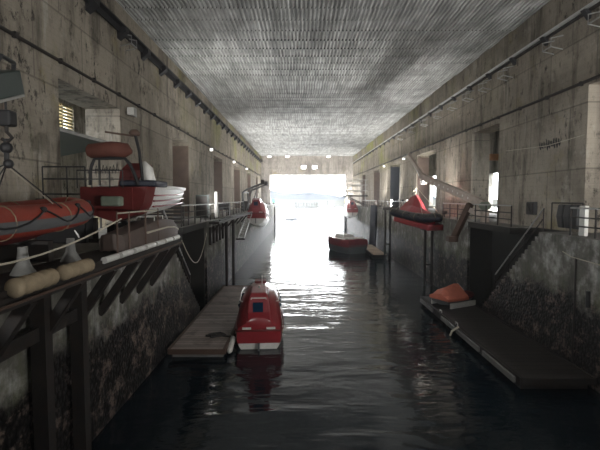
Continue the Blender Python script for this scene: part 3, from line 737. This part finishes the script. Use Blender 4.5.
# ------------------------------------------------------------------ inflatable boat, left
def inflatable(t, L, W, r, tube_mat, band_mat, hull_mat, loops=6, bowlift=0.18):
    xh = W / 2 - r
    def P(f):     # centre line of the tube, f 0..1 from port stern round the bow to starboard stern
        pts = [(-xh, 0, 0), (-xh, L * 0.3, 0), (-xh, L * 0.6, 0.02), (-xh * 0.93, L * 0.78, 0.07), (-xh * 0.66, L * 0.92, bowlift * .7), (0, L - r, bowlift)]
        pts = pts + [(-x, y, z) for x, y, z in reversed(pts[:-1])]
        n = len(pts) - 1; k = min(n - 1, int(f * n)); u = f * n - k
        g = lambda i: Vector(pts[max(0, min(n, i))])
        a, b_, c, d = g(k - 1), g(k), g(k + 1), g(k + 2)
        return 0.5 * ((2 * b_) + (c - a) * u + (2 * a - 5 * b_ + 4 * c - d) * u * u + (3 * b_ - a - 3 * c + d) * u ** 3)
    n = 60; pts = [P(i / n) for i in range(n + 1)]
    a, z = pts[0] + Vector((0, -0.35, 0)), pts[-1] + Vector((0, -0.35, 0))
    MB().tube([a] + pts + [z], [r * 0.35] + [r] * (n + 1) + [r * 0.35], 16).build('buoyancy_tube', tube_mat, t, smooth='full')
    def out(i):
        d = (pts[min(n, i + 1)] - pts[max(0, i - 1)]).normalized()
        return Vector((-d.y, d.x, 0)).normalized()
    # rubbing band around the outside
    rings = []
    for i in range(n + 1):
        o = out(i); ring = []
        for q in range(7):
            an = math.radians(-34 + 40 * q / 6); ring.append(pts[i] + (o * math.cos(an) + Vector((0, 0, math.sin(an)))) * (r * 1.03))
        for q in reversed(range(7)):
            an = math.radians(-34 + 40 * q / 6); ring.append(pts[i] + (o * math.cos(an) + Vector((0, 0, math.sin(an)))) * (r * 0.9))
        rings.append(ring)
    MB().loft(rings).build('rubbing_band', band_mat, t, smooth=True)
    # scalloped grab line
    g = []; per_ = 7
    for i in range(2, n - 1):
        o = out(i); ph = ((i % per_) / per_); an = math.radians(38 - 52 * math.sin(PI * ph))
        g.append(pts[i] + (o * math.cos(an) + Vector((0, 0, math.sin(an)))) * (r * 1.07))
    MB().tube(g, 0.022, 6).build('grab_line', 'black', t)
    for i in range(7, n - 1, per_):
        o = out(i); an = math.radians(42); c = pts[i] + (o * math.cos(an) + Vector((0, 0, math.sin(an)))) * r
        MB().ball(c, 0.09, 0.8, 1, 0.8, 8).build('line_patch', 'black', t, smooth='full')
        # seam tape round the tube
        tp = []
        d = (pts[i + 1] - pts[i - 1]).normalized(); up = Vector((0, 0, 1))
        for q in range(16):
            an = 2 * PI * q / 16; tp.append(pts[i + 3 if i + 3 < n else i] + (out(i) * math.cos(an) + up * math.sin(an)) * r * 1.005)
        MB().tube(tp, 0.018, 5, loop=True).build('seam_tape', 'wrap', t)
    rings = []
    for f, w in ((0.02, 1), (0.4, 1), (0.7, 0.85), (0.88, 0.5), (0.97, 0.08)):
        y = L * f; w *= xh; lift = 0.22 * max(0, f - 0.6) / 0.4
        rings.append([(w, y, 0.0 + lift), (w * 0.95, y, -r * 0.7 + lift), (0, y, -r * 1.75 + lift * 1.6), (-w * 0.95, y, -r * 0.7 + lift), (-w, y, 0.0 + lift)])
    MB().loft(rings).build('hull', hull_mat, t, smooth=True)
    MB().box(-xh, xh, 0.15, 0.25, -0.1, 0.35).build('transom', 'grey', t)
    return t
t = thing('inflatable_boat', 'orange-red rigid inflatable boat with grey band on the left platform', 'boat', (-6.3, 5.5, 6.42), math.radians(0))
inflatable(t, 6.7, 2.0, 0.33, 'orange', 'grey', 'redmatt')
MB().box(-0.35, 0.35, 2.2, 3.1, -0.1, 0.55).build('console', 'darkblue', t, bevel=0.05)
MB().tube([(0.62, 5.55, -0.33), (0.68, 5.6, -0.46), (0.66, 5.68, -0.52), (0.6, 5.74, -0.44)], 0.018, 6).build('towing_eye', 'white', t)
for y, z, lab in ((7.5, 5.86, 'nearer the camera'), (10.0, 5.92, 'farther from the camera')): tag(MB().box(-6.9, -5.75, y, y + .2, 5.44, z).build('boat_cradle', 'steel'), 'low dark cradle block under the orange inflatable boat, ' + lab, 'cradle')

# crane arm above it
t = thing('boat_crane', 'dark green crane arm head hanging in at the upper left edge', 'crane', (-5.05, 5.3, QZ))
MB().box(-0.22, 0.22, -0.22, 0.22, 0, 2.75).build('column', 'green', t, bevel=0.03)
MB().bar((0.0, -0.3, 2.45), (-0.42, 3.25, 3.7), 0.34, 0.46).build('jib', 'green', t, bevel=0.02)
MB().bar((0.18, -0.3, 2.21), (-0.24, 3.25, 3.46), 0.04, 0.05).build('jib_edge', 'galv', t)
MB().tube([(-0.25, 2.4, 3.65), (-0.2, 2.6, 4.0), (-0.3, 3.1, 4.02), (-0.38, 3.2, 3.9)], 0.04, 6).build('hose_loop', 'black', t)
hb = MB().box(-0.62, -0.36, 3.0, 3.25, 2.85, 3.15).build('hook_block', 'black', t, bevel=0.04)
MB().tube([(-0.5, 3.12, 3.5), (-0.5, 3.12, 3.1)], 0.025, 6).build('hoist_wire', 'black', t)
MB().tube([(-0.5, 3.12, 2.85), (-0.5, 3.12, 2.75), (-0.4, 3.12, 2.64), (-0.5, 3.12, 2.55), (-0.6, 3.12, 2.62)], 0.035, 8).build('hook', 'steel', hb)
tk = (-5.57, 8.42, 8.02)
t = thing('lifting_sling', 'black lifting sling from the crane hook to the inflatable boat', 'sling', (0, 0, 0))
MB().tube([tk, (tk[0], tk[1], 7.6)], 0.05, 6).ball((tk[0], tk[1], 7.85), 0.11).ball((tk[0] + 0.03, tk[1], 7.55), 0.09).build('swivel', 'black', t)
for dx, dy in ((0.2, 1.5), (-1.3, 1.4), (0.1, -1.0), (-1.3, -1.0)):
    MB().tube([(tk[0], tk[1], 7.55), (tk[0] + dx, tk[1] + dy, 6.68)], 0.014, 5).build('sling_leg', 'black', t)
MB().tube([(tk[0], tk[1], 7.5), (-5.6, 10.1, 6.72)], 0.012, 5).build('tag_line', 'rope', t)

# ------------------------------------------------------------------ red and white rescue boat, seen from astern
t = thing('rescue_boat', 'red rescue boat with white bow and rolled canopy standing on the left quay', 'boat', (-5.75, 13.6, 6.2))
st = [(0.0, 0.92), (0.7, 0.97), (1.6, 1.0), (3.2, 1.0), (4.6, 0.88), (5.6, 0.62), (6.4, 0.12)]
def hull_rings(lo, hi, out=1.0, y0=0, y1=99):
    R_ = []
    for (y, w) in st:
        if y < y0 or y > y1: continue
        w *= 1.05 * out; r = 0.5 * (y / 6.4) ** 2
        half = [(w * 1.06, 1.05), (w * 1.0, 0.78 + r * .3), (w * 0.93, 0.5 + r * .6), (w * 0.75, 0.2 + r), (0, -0.05 + r * 1.5)][lo:hi]
        ring = [(x, y, z) for x, z in half] + [(-x, y, z) for x, z in reversed(half) if x > 0]
        R_.append(ring)
    return R_
MB().loft(hull_rings(0, 5, 1.0, 0, 0.8)).build('aft_hull', 'redmatt', t, smooth=True)
MB().loft(hull_rings(0, 5, 1.0, 0.65, 7)).build('bow_hull', 'white', t, smooth=True)
for z in (0.42, 0.6, 0.78):
    MB().tube([(1.05 * w * (0.93 + 0.13 * (z - 0.4)) + 0.03, y, z + 0.18 * (y / 6.4) ** 2) for y, w in st if y > 0.5], 0.03, 6).build('red_stripe', 'red', t)
MB().loft([[(w * 1.17, y, 1.0), (w * 1.2, y, 1.12), (-w * 1.2, y, 1.12), (-w * 1.17, y, 1.0)] for y, w in st if y > 1]).build('deck', 'white', t, bevel=0.02)
MB().box(0.05, 1.2, 0.3, 1.6, 1.06, 1.26).build('navy_cushion', 'darkblue', t, bevel=0.05)
MB().box(-1.0, 0.6, -0.06, 0.02, 0.35, 1.0).build('transom_board', 'redmatt', t)
MB().box(-0.25, 0.35, -0.4, -0.05, 0.45, 0.75).build('engine_cowl', 'motor', t, bevel=0.06)
MB().loft([[(-0.5, 1.5, 1.1), (0.52, 1.5, 1.1), (0.52, 2.6, 1.1), (-0.5, 2.6, 1.1)], [(-0.42, 1.55, 1.65), (0.46, 1.55, 1.65), (0.46, 2.5, 1.65), (-0.42, 2.5, 1.65)], [(-0.2, 1.65, 1.9), (0.4, 1.65, 1.9), (0.4, 2.4, 1.9), (-0.2, 2.4, 1.9)]]).build('wheelhouse', 'redmatt', t, bevel=0.04)
MB().tube([(0.5, 1.2, 1.15), (0.66, 1.25, 1.35), (0.62, 1.25, 1.65), (0.5, 1.25, 1.9)], [0.2, 0.24, 0.2, 0.08], 10).build('white_fender', 'white', t, smooth='full')
# canopy roll on its black hoop
cr = MB().tube([(-0.85, 0.2, 2.16), (-0.78, 0.2, 2.16), (-0.1, 0.2, 2.22), (0.36, 0.2, 2.18), (0.52, 0.2, 2.12)], [0.16, 0.22, 0.24, 0.22, 0.06], 14)
cr = cr.build('rolled_canopy', 'tarp', t, smooth='full')
MB().tube([(-0.8, 0.3, 1.7), (-0.68, 0.3, 1.95), (0.25, 0.3, 1.95), (0.42, 0.3, 1.75), (0.55, 0.3, 1.45), (0.66, 0.3, 1.1)], 0.055, 8).build('canopy_hoop', 'black', t)
MB().tube([(-0.8, 0.3, 1.7), (-0.84, 0.3, 1.5), (-0.86, 0.3, 1.1)], 0.05, 8).build('canopy_hoop', 'black', t)
# pipe rails at the stern
for x in (-1.1, -0.65, -0.1, 0.3):
    MB().tube([(x, -0.02, 1.0), (x, -0.02, 1.55)], 0.018, 6).build('stern_stanchion', 'black', t)
MB().tube([(-1.1, -0.02, 1.55), (0.3, -0.02, 1.55)], 0.02, 6).tube([(-1.1, -0.02, 1.28), (0.3, -0.02, 1.28)], 0.016, 6).build('stern_rail', 'black', t)
# radar mast
ms = MB().tube([(0.6, 0.9, 1.1), (0.5, 0.9, 2.2), (0.38, 0.9, 2.75)], 0.05, 8).build('mast', 'black', t)
MB().tube([(0.36, 0.9, 2.72), (0.36, 0.9, 2.82), (0.36, 0.9, 2.92)], [0.15, 0.19, 0.1], 12).build('radome', 'rust', ms, smooth='full')
MB().tube([(-0.6, 0.9, 2.85), (0.3, 0.9, 2.72)], 0.03, 6).build('boom_pole', 'rust', ms)
# standing cradle
t = thing('boat_trestle', 'dark steel trestle carrying the red rescue boat on the left quay', 'trestle', (-5.75, 13.6, QZ))
for y in (0.9, 3.1):
    MB().bar((-1.2, y, 0.08), (0.05, y, 0.08), 0.16, 0.16).build('foot_beam', 'steel', t)
    for x in (-1.0, -0.05):
        MB().bar((x, y, 0.1), (x, y, 0.85 if x < -.5 else 0.78), 0.12, 0.12).build('upright', 'steel', t)
MB().bar((-0.5, 0.9, 0.5), (-0.5, 3.1, 0.5), 0.25, 0.3).build('keel_beam', 'steel', t)

# brown hulled launch nosing out under it
t = thing('old_launch', 'brown-grey old launch with bare windscreen frames under the red rescue boat', 'boat', (-5.15, 14.6, 5.42))
rings = []
for (y, w, zt) in ((-2.6, 0.34, 0.5), (-1.0, 0.38, 0.66), (0.0, 0.4, 0.78), (1.0, 0.42, 0.8), (1.9, 0.42, 0.72), (2.5, 0.38, 0.5), (2.85, 0.24, 0.25)):
    rings.append([(w, y, 0.02), (w * 1.05, y, zt * 0.6), (w * 0.85, y, zt * 0.92), (0, y, zt), (-w * 0.85, y, zt * 0.92), (-w * 1.05, y, zt * 0.6), (-w, y, 0.02)])
MB().loft(rings).build('hull', 'brown', t, smooth=True)
MB().tube([(0.40, -1.0, 0.4), (0.43, 1.0, 0.45), (0.43, 1.9, 0.4), (0.38, 2.55, 0.28), (0.24, 2.88, 0.15)], 0.035, 6).build('rubbing_strake', 'rope', t)
MB().tube([(0.1, 2.3, 0.2), (0.1, 2.9, 0.2)], 0.17, 12).build('bow_roller', 'black', t)
for y in (-0.2, 0.7):
    MB().tube([(0.36, y, 0.5), (0.28, y + 0.3, 0.85), (-0.28, y + 0.3, 0.85), (-0.36, y, 0.5)], 0.02, 6).build('windscreen_frame', 'white', t)

# ------------------------------------------------------------------ inside the first doorway of the left wall
t = thing('metal_awning', 'dark green-grey sheet awning inside the first doorway on the left', 'awning', (-8.9, 16.5, QZ + 0.03))
MB().prism([(-0.1, 4.0), (-0.1, 4.08), (-4.6, 3.25), (-4.6, 3.17)], 'y', -0.1, 5.2).build('roof_sheet', 'green', t)
MB().box(-0.12, -0.02, -0.1, 5.2, 3.98, 4.1).build('front_edge', 'galv', t)
for x, y, z in ((-0.8, 0.5, 3.9), (-0.8, 4.9, 3.9), (-4.4, 0.5, 3.15), (-4.4, 4.9, 3.15)):
    MB().box(x - 0.04, x + 0.04, y - 0.04, y + 0.04, 0, z).build('post', 'steel', t)
t = thing('window_1', None, None, (XLB, 28.3, 12.0)); t['kind'] = 'structure'
for i in range(9):
    MB().box(-0.3, -0.1, -1.3, 1.3, -0.93 + 0.21 * i, -0.80 + 0.21 * i).build('window_slat', 'cream', t)
MB().box(-0.35, -0.05, -0.04, 0.04, -0.95, 0.95).build('window_frame', 'cream', t)
# black scrawled strokes on the far jamb
g = thing('graffiti', 'black scrawled graffiti on the pale jamb of the first left doorway', 'graffiti', (-9.6, 21.78, 8.2))
rr = random.Random(4)
for i in range(7):
    x = -0.5 + i * 0.17
    MB().tube([(x, 0, -0.1), (x + 0.08, 0, 0.25 + rr.uniform(0, .2)), (x + 0.16, 0, 0.0), (x + 0.05, 0, 0.12)], 0.016, 5).build('paint_stroke', 'black', g)
g = thing('graffiti', 'flaking dark scrawl high on the right wall between the first two doorways', 'graffiti', (WR - 0.012, 21.3, 9.5))
rr = random.Random(9)
for i in range(9):
    y = 0.9 - i * 0.2; h = rr.uniform(0.25, 0.5); k = rr.uniform(-.1, .1)
    MB().tube([(0, y, h * 0.5), (0, y + k * 0.6, -0.05), (0, y - 0.1, -h * 0.6), (0, y - 0.12 + k, h * 0.3)], [0.02, 0.035, 0.02, 0.012], 5).build('paint_stroke', 'black', g)
# dark equipment standing in the doorway, behind the boats
t = thing('pipe_rack', 'black pipe rack standing before the first left doorway', 'rack', (-8.2, 14.6, QZ + 0.03))
for x in (-0.3, 0.5, 1.1):
    MB().tube([(x, 0, 0), (x, 0, 2.5)], 0.025, 6).build('upright', 'black', t)
for z in (1.6, 2.1, 2.5):
    MB().tube([(-0.3, 0, z), (1.1, 0, z)], 0.025, 6).build('crossbar', 'black', t)
MB().box(-0.4, 1.2, -0.3, 0.4, 0.0, 1.45).build('equipment_chest', 'black', t, bevel=0.03)

# ------------------------------------------------------------------ left quay beyond the recess
t = thing('walkway_brackets', 'dark steel walkway on brackets and thin piles along the farther left quay', 'walkway', (0, 0, 0))
MB().box(QL, -5.25, 28.5, 47, 5.2, 5.36).build('deck_grating', 'steel', t)
for y in (29, 32, 35, 38, 41, 44):
    MB().bar((-5.3, y, 5.2), (QL, y, 4.5), 0.12, 0.12, up=(0, 1, 0)).build('brace', 'steel', t)
for y in (32.2, 35.5):
    MB().tube([(-5.4, y, -3), (-5.4, y, 5.2)], 0.11, 8).build('pile', 'steel', t)
MB().tube([(-5.2, 28.5, 5.45), (-5.2, 47, 5.45)], 0.04, 6).build('edge_pipe', 'black', t)
for i in range(5):
    tag(MB().box(QL, QL + 0.14, 28.4 + i * 1.15, 28.4 + i * 1.15 + 0.45, 3.85, 5.0).build('timber_fender', 'steel'), 'dark vertical timber fender on the left quay face beyond the recess', 'fender', 'short timber fenders on the left quay face')
tag(MB().tube([(-6.4, 33.5, QZ + .03), (-6.4, 33.5, 7.35), (-6.4, 33.5, 7.4)], [0.13, 0.13, 0.05], 10).build('white_post', 'white', smooth=True), 'white round post standing on the left quay beyond the recess', 'post')
t = thing('control_cabinet', 'dark grey control cabinet beside the white post on the left quay', 'cabinet', (-7.2, 32.6, QZ + .03))
MB().box(-0.45, 0.45, -0.3, 0.3, 0, 1.7).build('cabinet_body', 'green', t, bevel=0.02)
MB().box(-0.4, 0.4, -0.34, -0.3, 0.1, 1.6).build('door', 'steel', t)
t = thing('mooring_winch', 'small black winch on the left quay before the davits', 'winch', (-6.5, 37.5, QZ + .03))
MB().tube([(-0.4, 0, 0.75), (0.4, 0, 0.75)], 0.28, 12).build('drum', 'black', t)
MB().box(-0.5, -0.4, -0.35, 0.35, 0, 1.1).build('side_plate', 'steel', t); MB().box(0.4, 0.5, -0.35, 0.35, 0, 1.1).build('side_plate', 'steel', t)
# fence panels in front of the recess on the left
t = thing('slatted_fence', 'dark slatted fence panels on the left quay past the rescue boat', 'fence', (-7.45, 23.2, QZ + .03), math.radians(0))
for i in range(6): MB().box(-0.9, 1.3, -0.03, 0.03, 0.12 + i * 0.19, 0.25 + i * 0.19).build('slat', 'steel', t)
for x in (-0.9, 0.2, 1.3): MB().box(x - 0.04, x + 0.04, -0.05, 0.05, 0, 1.25).build('post', 'steel', t)
# loop of chain across the recess
pts = [(-4.75 - 1.1 * (i / 16), 17.6 + 9.9 * i / 16, 5.2 - 1.35 * math.sin(PI * i / 16) * 1.0 - 0.5 * i / 16) for i in range(17)]
tag(MB().tube(pts, 0.02, 5).build('hanging_cable', 'rope'), 'thin pale cable looping across the dark left recess', 'cable')

# ------------------------------------------------------------------ right quay: black-tubed boat, crane, gantries
t = thing('inflatable_boat', 'black-tubed inflatable with red hull and peaked red cover hung over right quay', 'boat', (8.35, 36.9, 5.75)); t.rotation_euler = (math.radians(-6), 0, math.radians(200))
inflatable(t, 4.9, 2.0, 0.34, 'black', 'darkblue', 'red')
rings = []
for (y, zt) in ((0.5, 0.5), (1.8, 1.5), (2.3, 1.65), (3.3, 0.7), (4.1, 0.45)):
    w = 0.8 if y < 3.8 else 0.45
    rings.append([(w, y, 0.18), (w * 0.45, y, 0.2 + (zt - 0.2) * 0.42), (0.12, y, zt), (-0.12, y, zt), (-w * 0.45, y, 0.2 + (zt - 0.2) * 0.42), (-w, y, 0.18)])
MB().loft(rings).build('peaked_cover', 'red', t, bevel=0.02)
MB().box(-0.75, 0.75, 0.25, 5.0, -0.75, -0.3).build('keel_fender', 'red', t, bevel=0.1)
for s in (-1, 1):
    MB().tube([(s * 0.8, 0.7, 0.3), (0, 2.2, 2.2), (s * 0.75, 4.2, 0.4)], 0.02, 5).build('sling_leg', 'rope', t)
t = thing('deck_crane', 'beige-grey folding crane with long perforated boom on the right quay', 'crane', (11.3, 26.9, QZ + .03))
MB().tube([(0, 0, 0), (0, 0, 0.7)], 0.26, 14).build('pedestal', 'crane', t, smooth=True)
MB().ball((0, 0, 1.0), 0.36, 1, 1, 0.8).build('slewing_motor', 'motor', t, smooth='full')
bm_ = MB().bar((0, -0.1, 1.05), (-1.55, 8.2, 3.15), 0.34, 0.5).build('main_boom', 'crane', t, bevel=0.03)
for i in range(9):
    f = 0.2 + 0.075 * i; c = Vector((0, -0.1, 1.05)).lerp(Vector((-1.55, 8.2, 3.15)), f)
    MB().ball((c.x - 0.155, c.y, c.z), 0.09, 0.35, 1.2, 1, 8).build('lightening_hole', 'white', bm_)
MB().ball((-1.55, 8.2, 3.15), 0.3, 1, 1, 1, 10).build('knuckle_joint', 'crane', t, smooth='full')
MB().bar((-1.55, 8.1, 3.1), (-1.85, 11.6, 5.2), 0.24, 0.34).build('jib', 'crane', t, bevel=0.03)
MB().tube([(-1.85, 11.6, 5.15), (-1.72, 8.0, 2.95)], 0.04, 6).build('white_ram', 'white', t)
MB().box(-1.75, -1.4, 7.6, 8.3, 2.55, 2.85).build('white_lamp', 'white', t, bevel=0.03)
MB().tube([(-1.7, 9.0, 3.4), (-1.85, 8.3, 1.9)], 0.02, 6).build('hoist_wire', 'steel', t)
st_ = MB().bar((-0.75, 0.4, 1.1), (-1.3, 1.5, -1.05), 0.34, 0.34).build('outrigger', 'rust', t, bevel=0.03)
MB().box(-1.75, -1.15, 1.2, 1.8, -1.35, -1.0).build('outrigger_foot', 'rust', st_, bevel=0.04)
MB().bar((0, 0, 0.3), (-0.8, 0.4, 0.75), 0.3, 0.3).build('outrigger_arm', 'crane', t)

def gantry(y, xs, label, ztop=5.2):
    t = thing('mooring_gantry', label, 'gantry', (0, y, 0))
    for x in xs: MB().tube([(x, 0, -3), (x, 0, ztop)], 0.11, 8).build('leg', 'steel', t)
    MB().box(xs[0] - 0.3, QR, -0.15, 0.15, ztop - 0.05, ztop + 0.25).build('cap_beam', 'steel', t)
    MB().bar((xs[0], 0, 1.7), (xs[1], 0, 1.7), 0.12, 0.12).build('tie', 'steel', t)
    return t
gantry(34.2, (9.75, 10.3), 'pair of thin black piles under the black-tubed boat on the right', 4.45)
gantry(49.5, (9.6, 10.15), 'thin black T-shaped pile frame beyond the black-tubed boat', 5.6)
t = thing('fender_pile', 'tall dark slab-like fender pile leaning on the right quay by the tan pontoon', 'pile', (0, 0, 0))
MB().bar((9.9, 60.2, -2), (10.2, 60.6, 5.9), 0.9, 0.5).build('pile_body', 'darkblue', t, bevel=0.1)
MB().box(10.1, QR, 60.3, 60.8, 4.7, 5.0).build('tie_beam', 'steel', t)
# row of red-white floats on the rail beyond the boat
for i in range(7):
    tag(MB().ball((10.9, 41.0 + i * 1.9, 6.62), 0.13, n=8).build('float_ball', 'black' if i % 2 else 'white', smooth='full'), ('small black' if i % 2 else 'small white') + ' net float tied along the right quay railing', 'float', ('black' if i % 2 else 'white') + ' net floats on the right railing')
tag(MB().box(11.5, 11.9, 41.0, 42.6, QZ + .03, 9.0).build('steel_plate', 'rust'), 'tall rusty plate leaning at the right wall behind the red peaked cover', 'plate') if False else None

# near right quay clutter
tag(MB().box(10.95, 11.1, 16.9, 17.25, QZ + .03, 6.6).build('board', 'white', bevel=0.01), 'narrow white board standing on the right quay by the doorway corner', 'panel')
t = thing('notice_box', 'black box fixed low on the right wall above the stair recess', 'box', (WR, 22.6, 6.35))
MB().box(-0.2, 0, -0.35, 0.35, -0.3, 0.35).build('box_body', 'black', t, bevel=0.02)
MB().box(-0.23, -0.2, -0.3, 0.3, -0.25, 0.3).build('door', 'steel', t)
t = thing('gear_rack', 'steel gear rack hung with black suits by the right doorway corner', 'rack', (11.5, 17.9, QZ + .03))
for y in (0, 2.2): MB().tube([(0, y, 0), (0, y, 1.25)], 0.03, 6).build('upright', 'steel', t)
MB().tube([(0, 0, 1.25), (0, 2.2, 1.25)], 0.03, 6).build('crossbar', 'steel', t)
for i, (y, lab) in enumerate(((18.3, 'nearest the white board'), (18.8, 'in the middle'), (19.3, 'farthest from the white board'))):
    b = MB().loft([[(11.42, y - 0.2, 6.62), (11.58, y - 0.2, 6.62), (11.58, y + 0.2, 6.62), (11.42, y + 0.2, 6.62)], [(11.36, y - 0.24, 6.1), (11.64, y - 0.24, 6.1), (11.64, y + 0.24, 6.1), (11.36, y + 0.24, 6.1)], [(11.42, y - 0.18, 5.6), (11.58, y - 0.18, 5.6), (11.58, y + 0.18, 5.6), (11.42, y + 0.18, 5.6)]])
    tag(b.build('hanging_suit', 'black', bevel=0.05), 'black wet suit hanging on the right rack, ' + lab, 'suit')
pts = [(11.2, 14.3 - 0.0, 6.6), (11.2, 14.6, 7.3), (11.2, 15.1, 7.5), (11.2, 15.5, 7.2), (11.2, 16.3, 7.55)]
tag(MB().tube([(11.6, 15.2, 7.2), (11.6, 15.8, 7.65), (11.6, 16.3, 7.6), (11.6, 16.7, 7.15)], 0.04, 6).build('hose', 'black'), 'black hose arched inside the rightmost doorway', 'hose')
tag(MB().tube([(QR - 0.03, 17.6, 4.75), (QR - 0.06, 17.0, 4.62), (QR - 0.06, 15.4, 4.55), (QR - 0.06, 13, 4.7)], 0.022, 6).build('wall_rope', 'rope'), 'white rope looped along the near right quay wall', 'rope')
tag(MB().tube([(QR - 0.07, 15.9, 2.9), (QR - 0.07, 15.9, 3.5)], 0.07, 8).build('mooring_pin', 'black'), 'short black mooring pin on the near right quay wall', 'bollard')
tag(MB().tube([(QR - 0.05, 16.7, -1), (QR - 0.05, 16.7, 4.6)], 0.035, 8).build('down_pipe', 'steel'), 'dark thin vertical pipe on the near right quay wall', 'pipe')

# ------------------------------------------------------------------ outside
t = thing('motor_boat', 'tiny white motor boat outside the mouth', 'boat', (-4.8, 140, 0), math.radians(-60))
workboat(t, 4.6, 1.9, ('grey', 'white'), 1.0)
MB().box(-0.6, 0.6, 1.4, 2.6, 0.9, 1.9).build('wheelhouse', 'grey', t, bevel=0.1)
MB().tube([(0, 1.2, 1.8), (0, 1.2, 3.0)], 0.05, 6).build('mast', 'grey', t)
def beacon(x, lamp, label):
    t = thing('beacon', label, 'beacon', (x, YF + 2, 4.9))
    MB().tube([(0, 0, 0), (0, 0, 1.0)], 0.12, 8).build('post', 'steel', t)
    MB().tube([(0, 0, 1.0), (0, 0, 1.7)], 0.38, 10).build('lantern', lamp, t)
beacon(-6.1, 'greenlamp', 'green beacon on the pier left of the mouth')
beacon(10.7, 'yellow', 'yellow beacon on the pier right of the mouth')
t = thing('breakwater', 'low dark jetty out beyond the mouth', 'jetty', (4.6, 318, 0))
MB().box(-8.5, 8.5, -2, 2, -2, 1.2).build('base', 'quaystone', t)
for i in range(9): MB().box(-8.2 + i * 1.9, -6.9 + i * 1.9, -1.5, 1.5, 1.2, 3.4).build('hut', 'quaystone', t)
MB().box(-8.5, 8.5, -2, 2, 3.4, 3.7).build('roof', 'quaystone', t)
for x, wh in ((20.0, 'taller post standing in the water right of the dark jetty'), (24.5, 'shorter post standing in the water right of the dark jetty')):
    tag(MB().tube([(x, 318, -2), (x, 318, 5.0 if x < 22 else 3.2)], 0.35, 8).build('marker_post', 'quaystone'), wh, 'post')

# sea haze hanging in the pen
m = bpy.data.materials.new('thin sea haze'); m.use_nodes = True; nt = m.node_tree; nt.nodes.clear()
vs = nt.nodes.new('ShaderNodeVolumeScatter'); vs.inputs['Density'].default_value = 0.0016; vs.inputs['Anisotropy'].default_value = 0.6
vs.inputs['Color'].default_value = (0.9, 0.94, 1.0, 1)
nt.links.new(vs.outputs[0], nt.nodes.new('ShaderNodeOutputMaterial').inputs['Volume']); M['haze'] = m
hz = MB().box(WL + 0.02, WR - 0.02, -5, YF + 60, 0.05, ZC - 0.05).build('haze', 'haze'); hz['kind'] = 'stuff'
hz['label'] = 'thin pale haze hanging in the pen'; hz['category'] = 'haze'

# ------------------------------------------------------------------ light: overcast sky beside the added fill lamps, plus camera
w = bpy.data.worlds.new('sky'); S.world = w; w.use_nodes = True
nt = w.node_tree; bg = nt.nodes['Background']
tc = N(nt, 'ShaderNodeTexCoord'); sp = N(nt, 'ShaderNodeSeparateXYZ'); nt.links.new(tc.outputs['Generated'], sp.inputs[0])
c = ramp(nt, sp.outputs[2], [(0.0, (0.93, 0.97, 1.0)), (0.4, (0.98, 0.99, 1.0)), (1.0, (0.8, 0.87, 1.0))])
nt.links.new(c, bg.inputs[0]); bg.inputs[1].default_value = 11.0

cam = bpy.data.objects.new('camera', bpy.data.cameras.new('camera')); COL.objects.link(cam)
cam.location = (0, 0, 6.9); cam.rotation_euler = (math.radians(90 - 3.51), 0, 0)
cam.data.sensor_width = 36; cam.data.lens = 36 * 440 / 600; cam.data.clip_end = 6000; cam.data.clip_start = 0.05
S.camera = cam
S.view_settings.view_transform = 'Standard'; S.view_settings.look = 'None'
S.view_settings.gamma = 1; S.view_settings.use_curve_mapping = False
S.view_settings.exposure = 0.3
S.cycles.use_denoising = True
S.cycles.max_bounces = 10; S.cycles.diffuse_bounces = 6
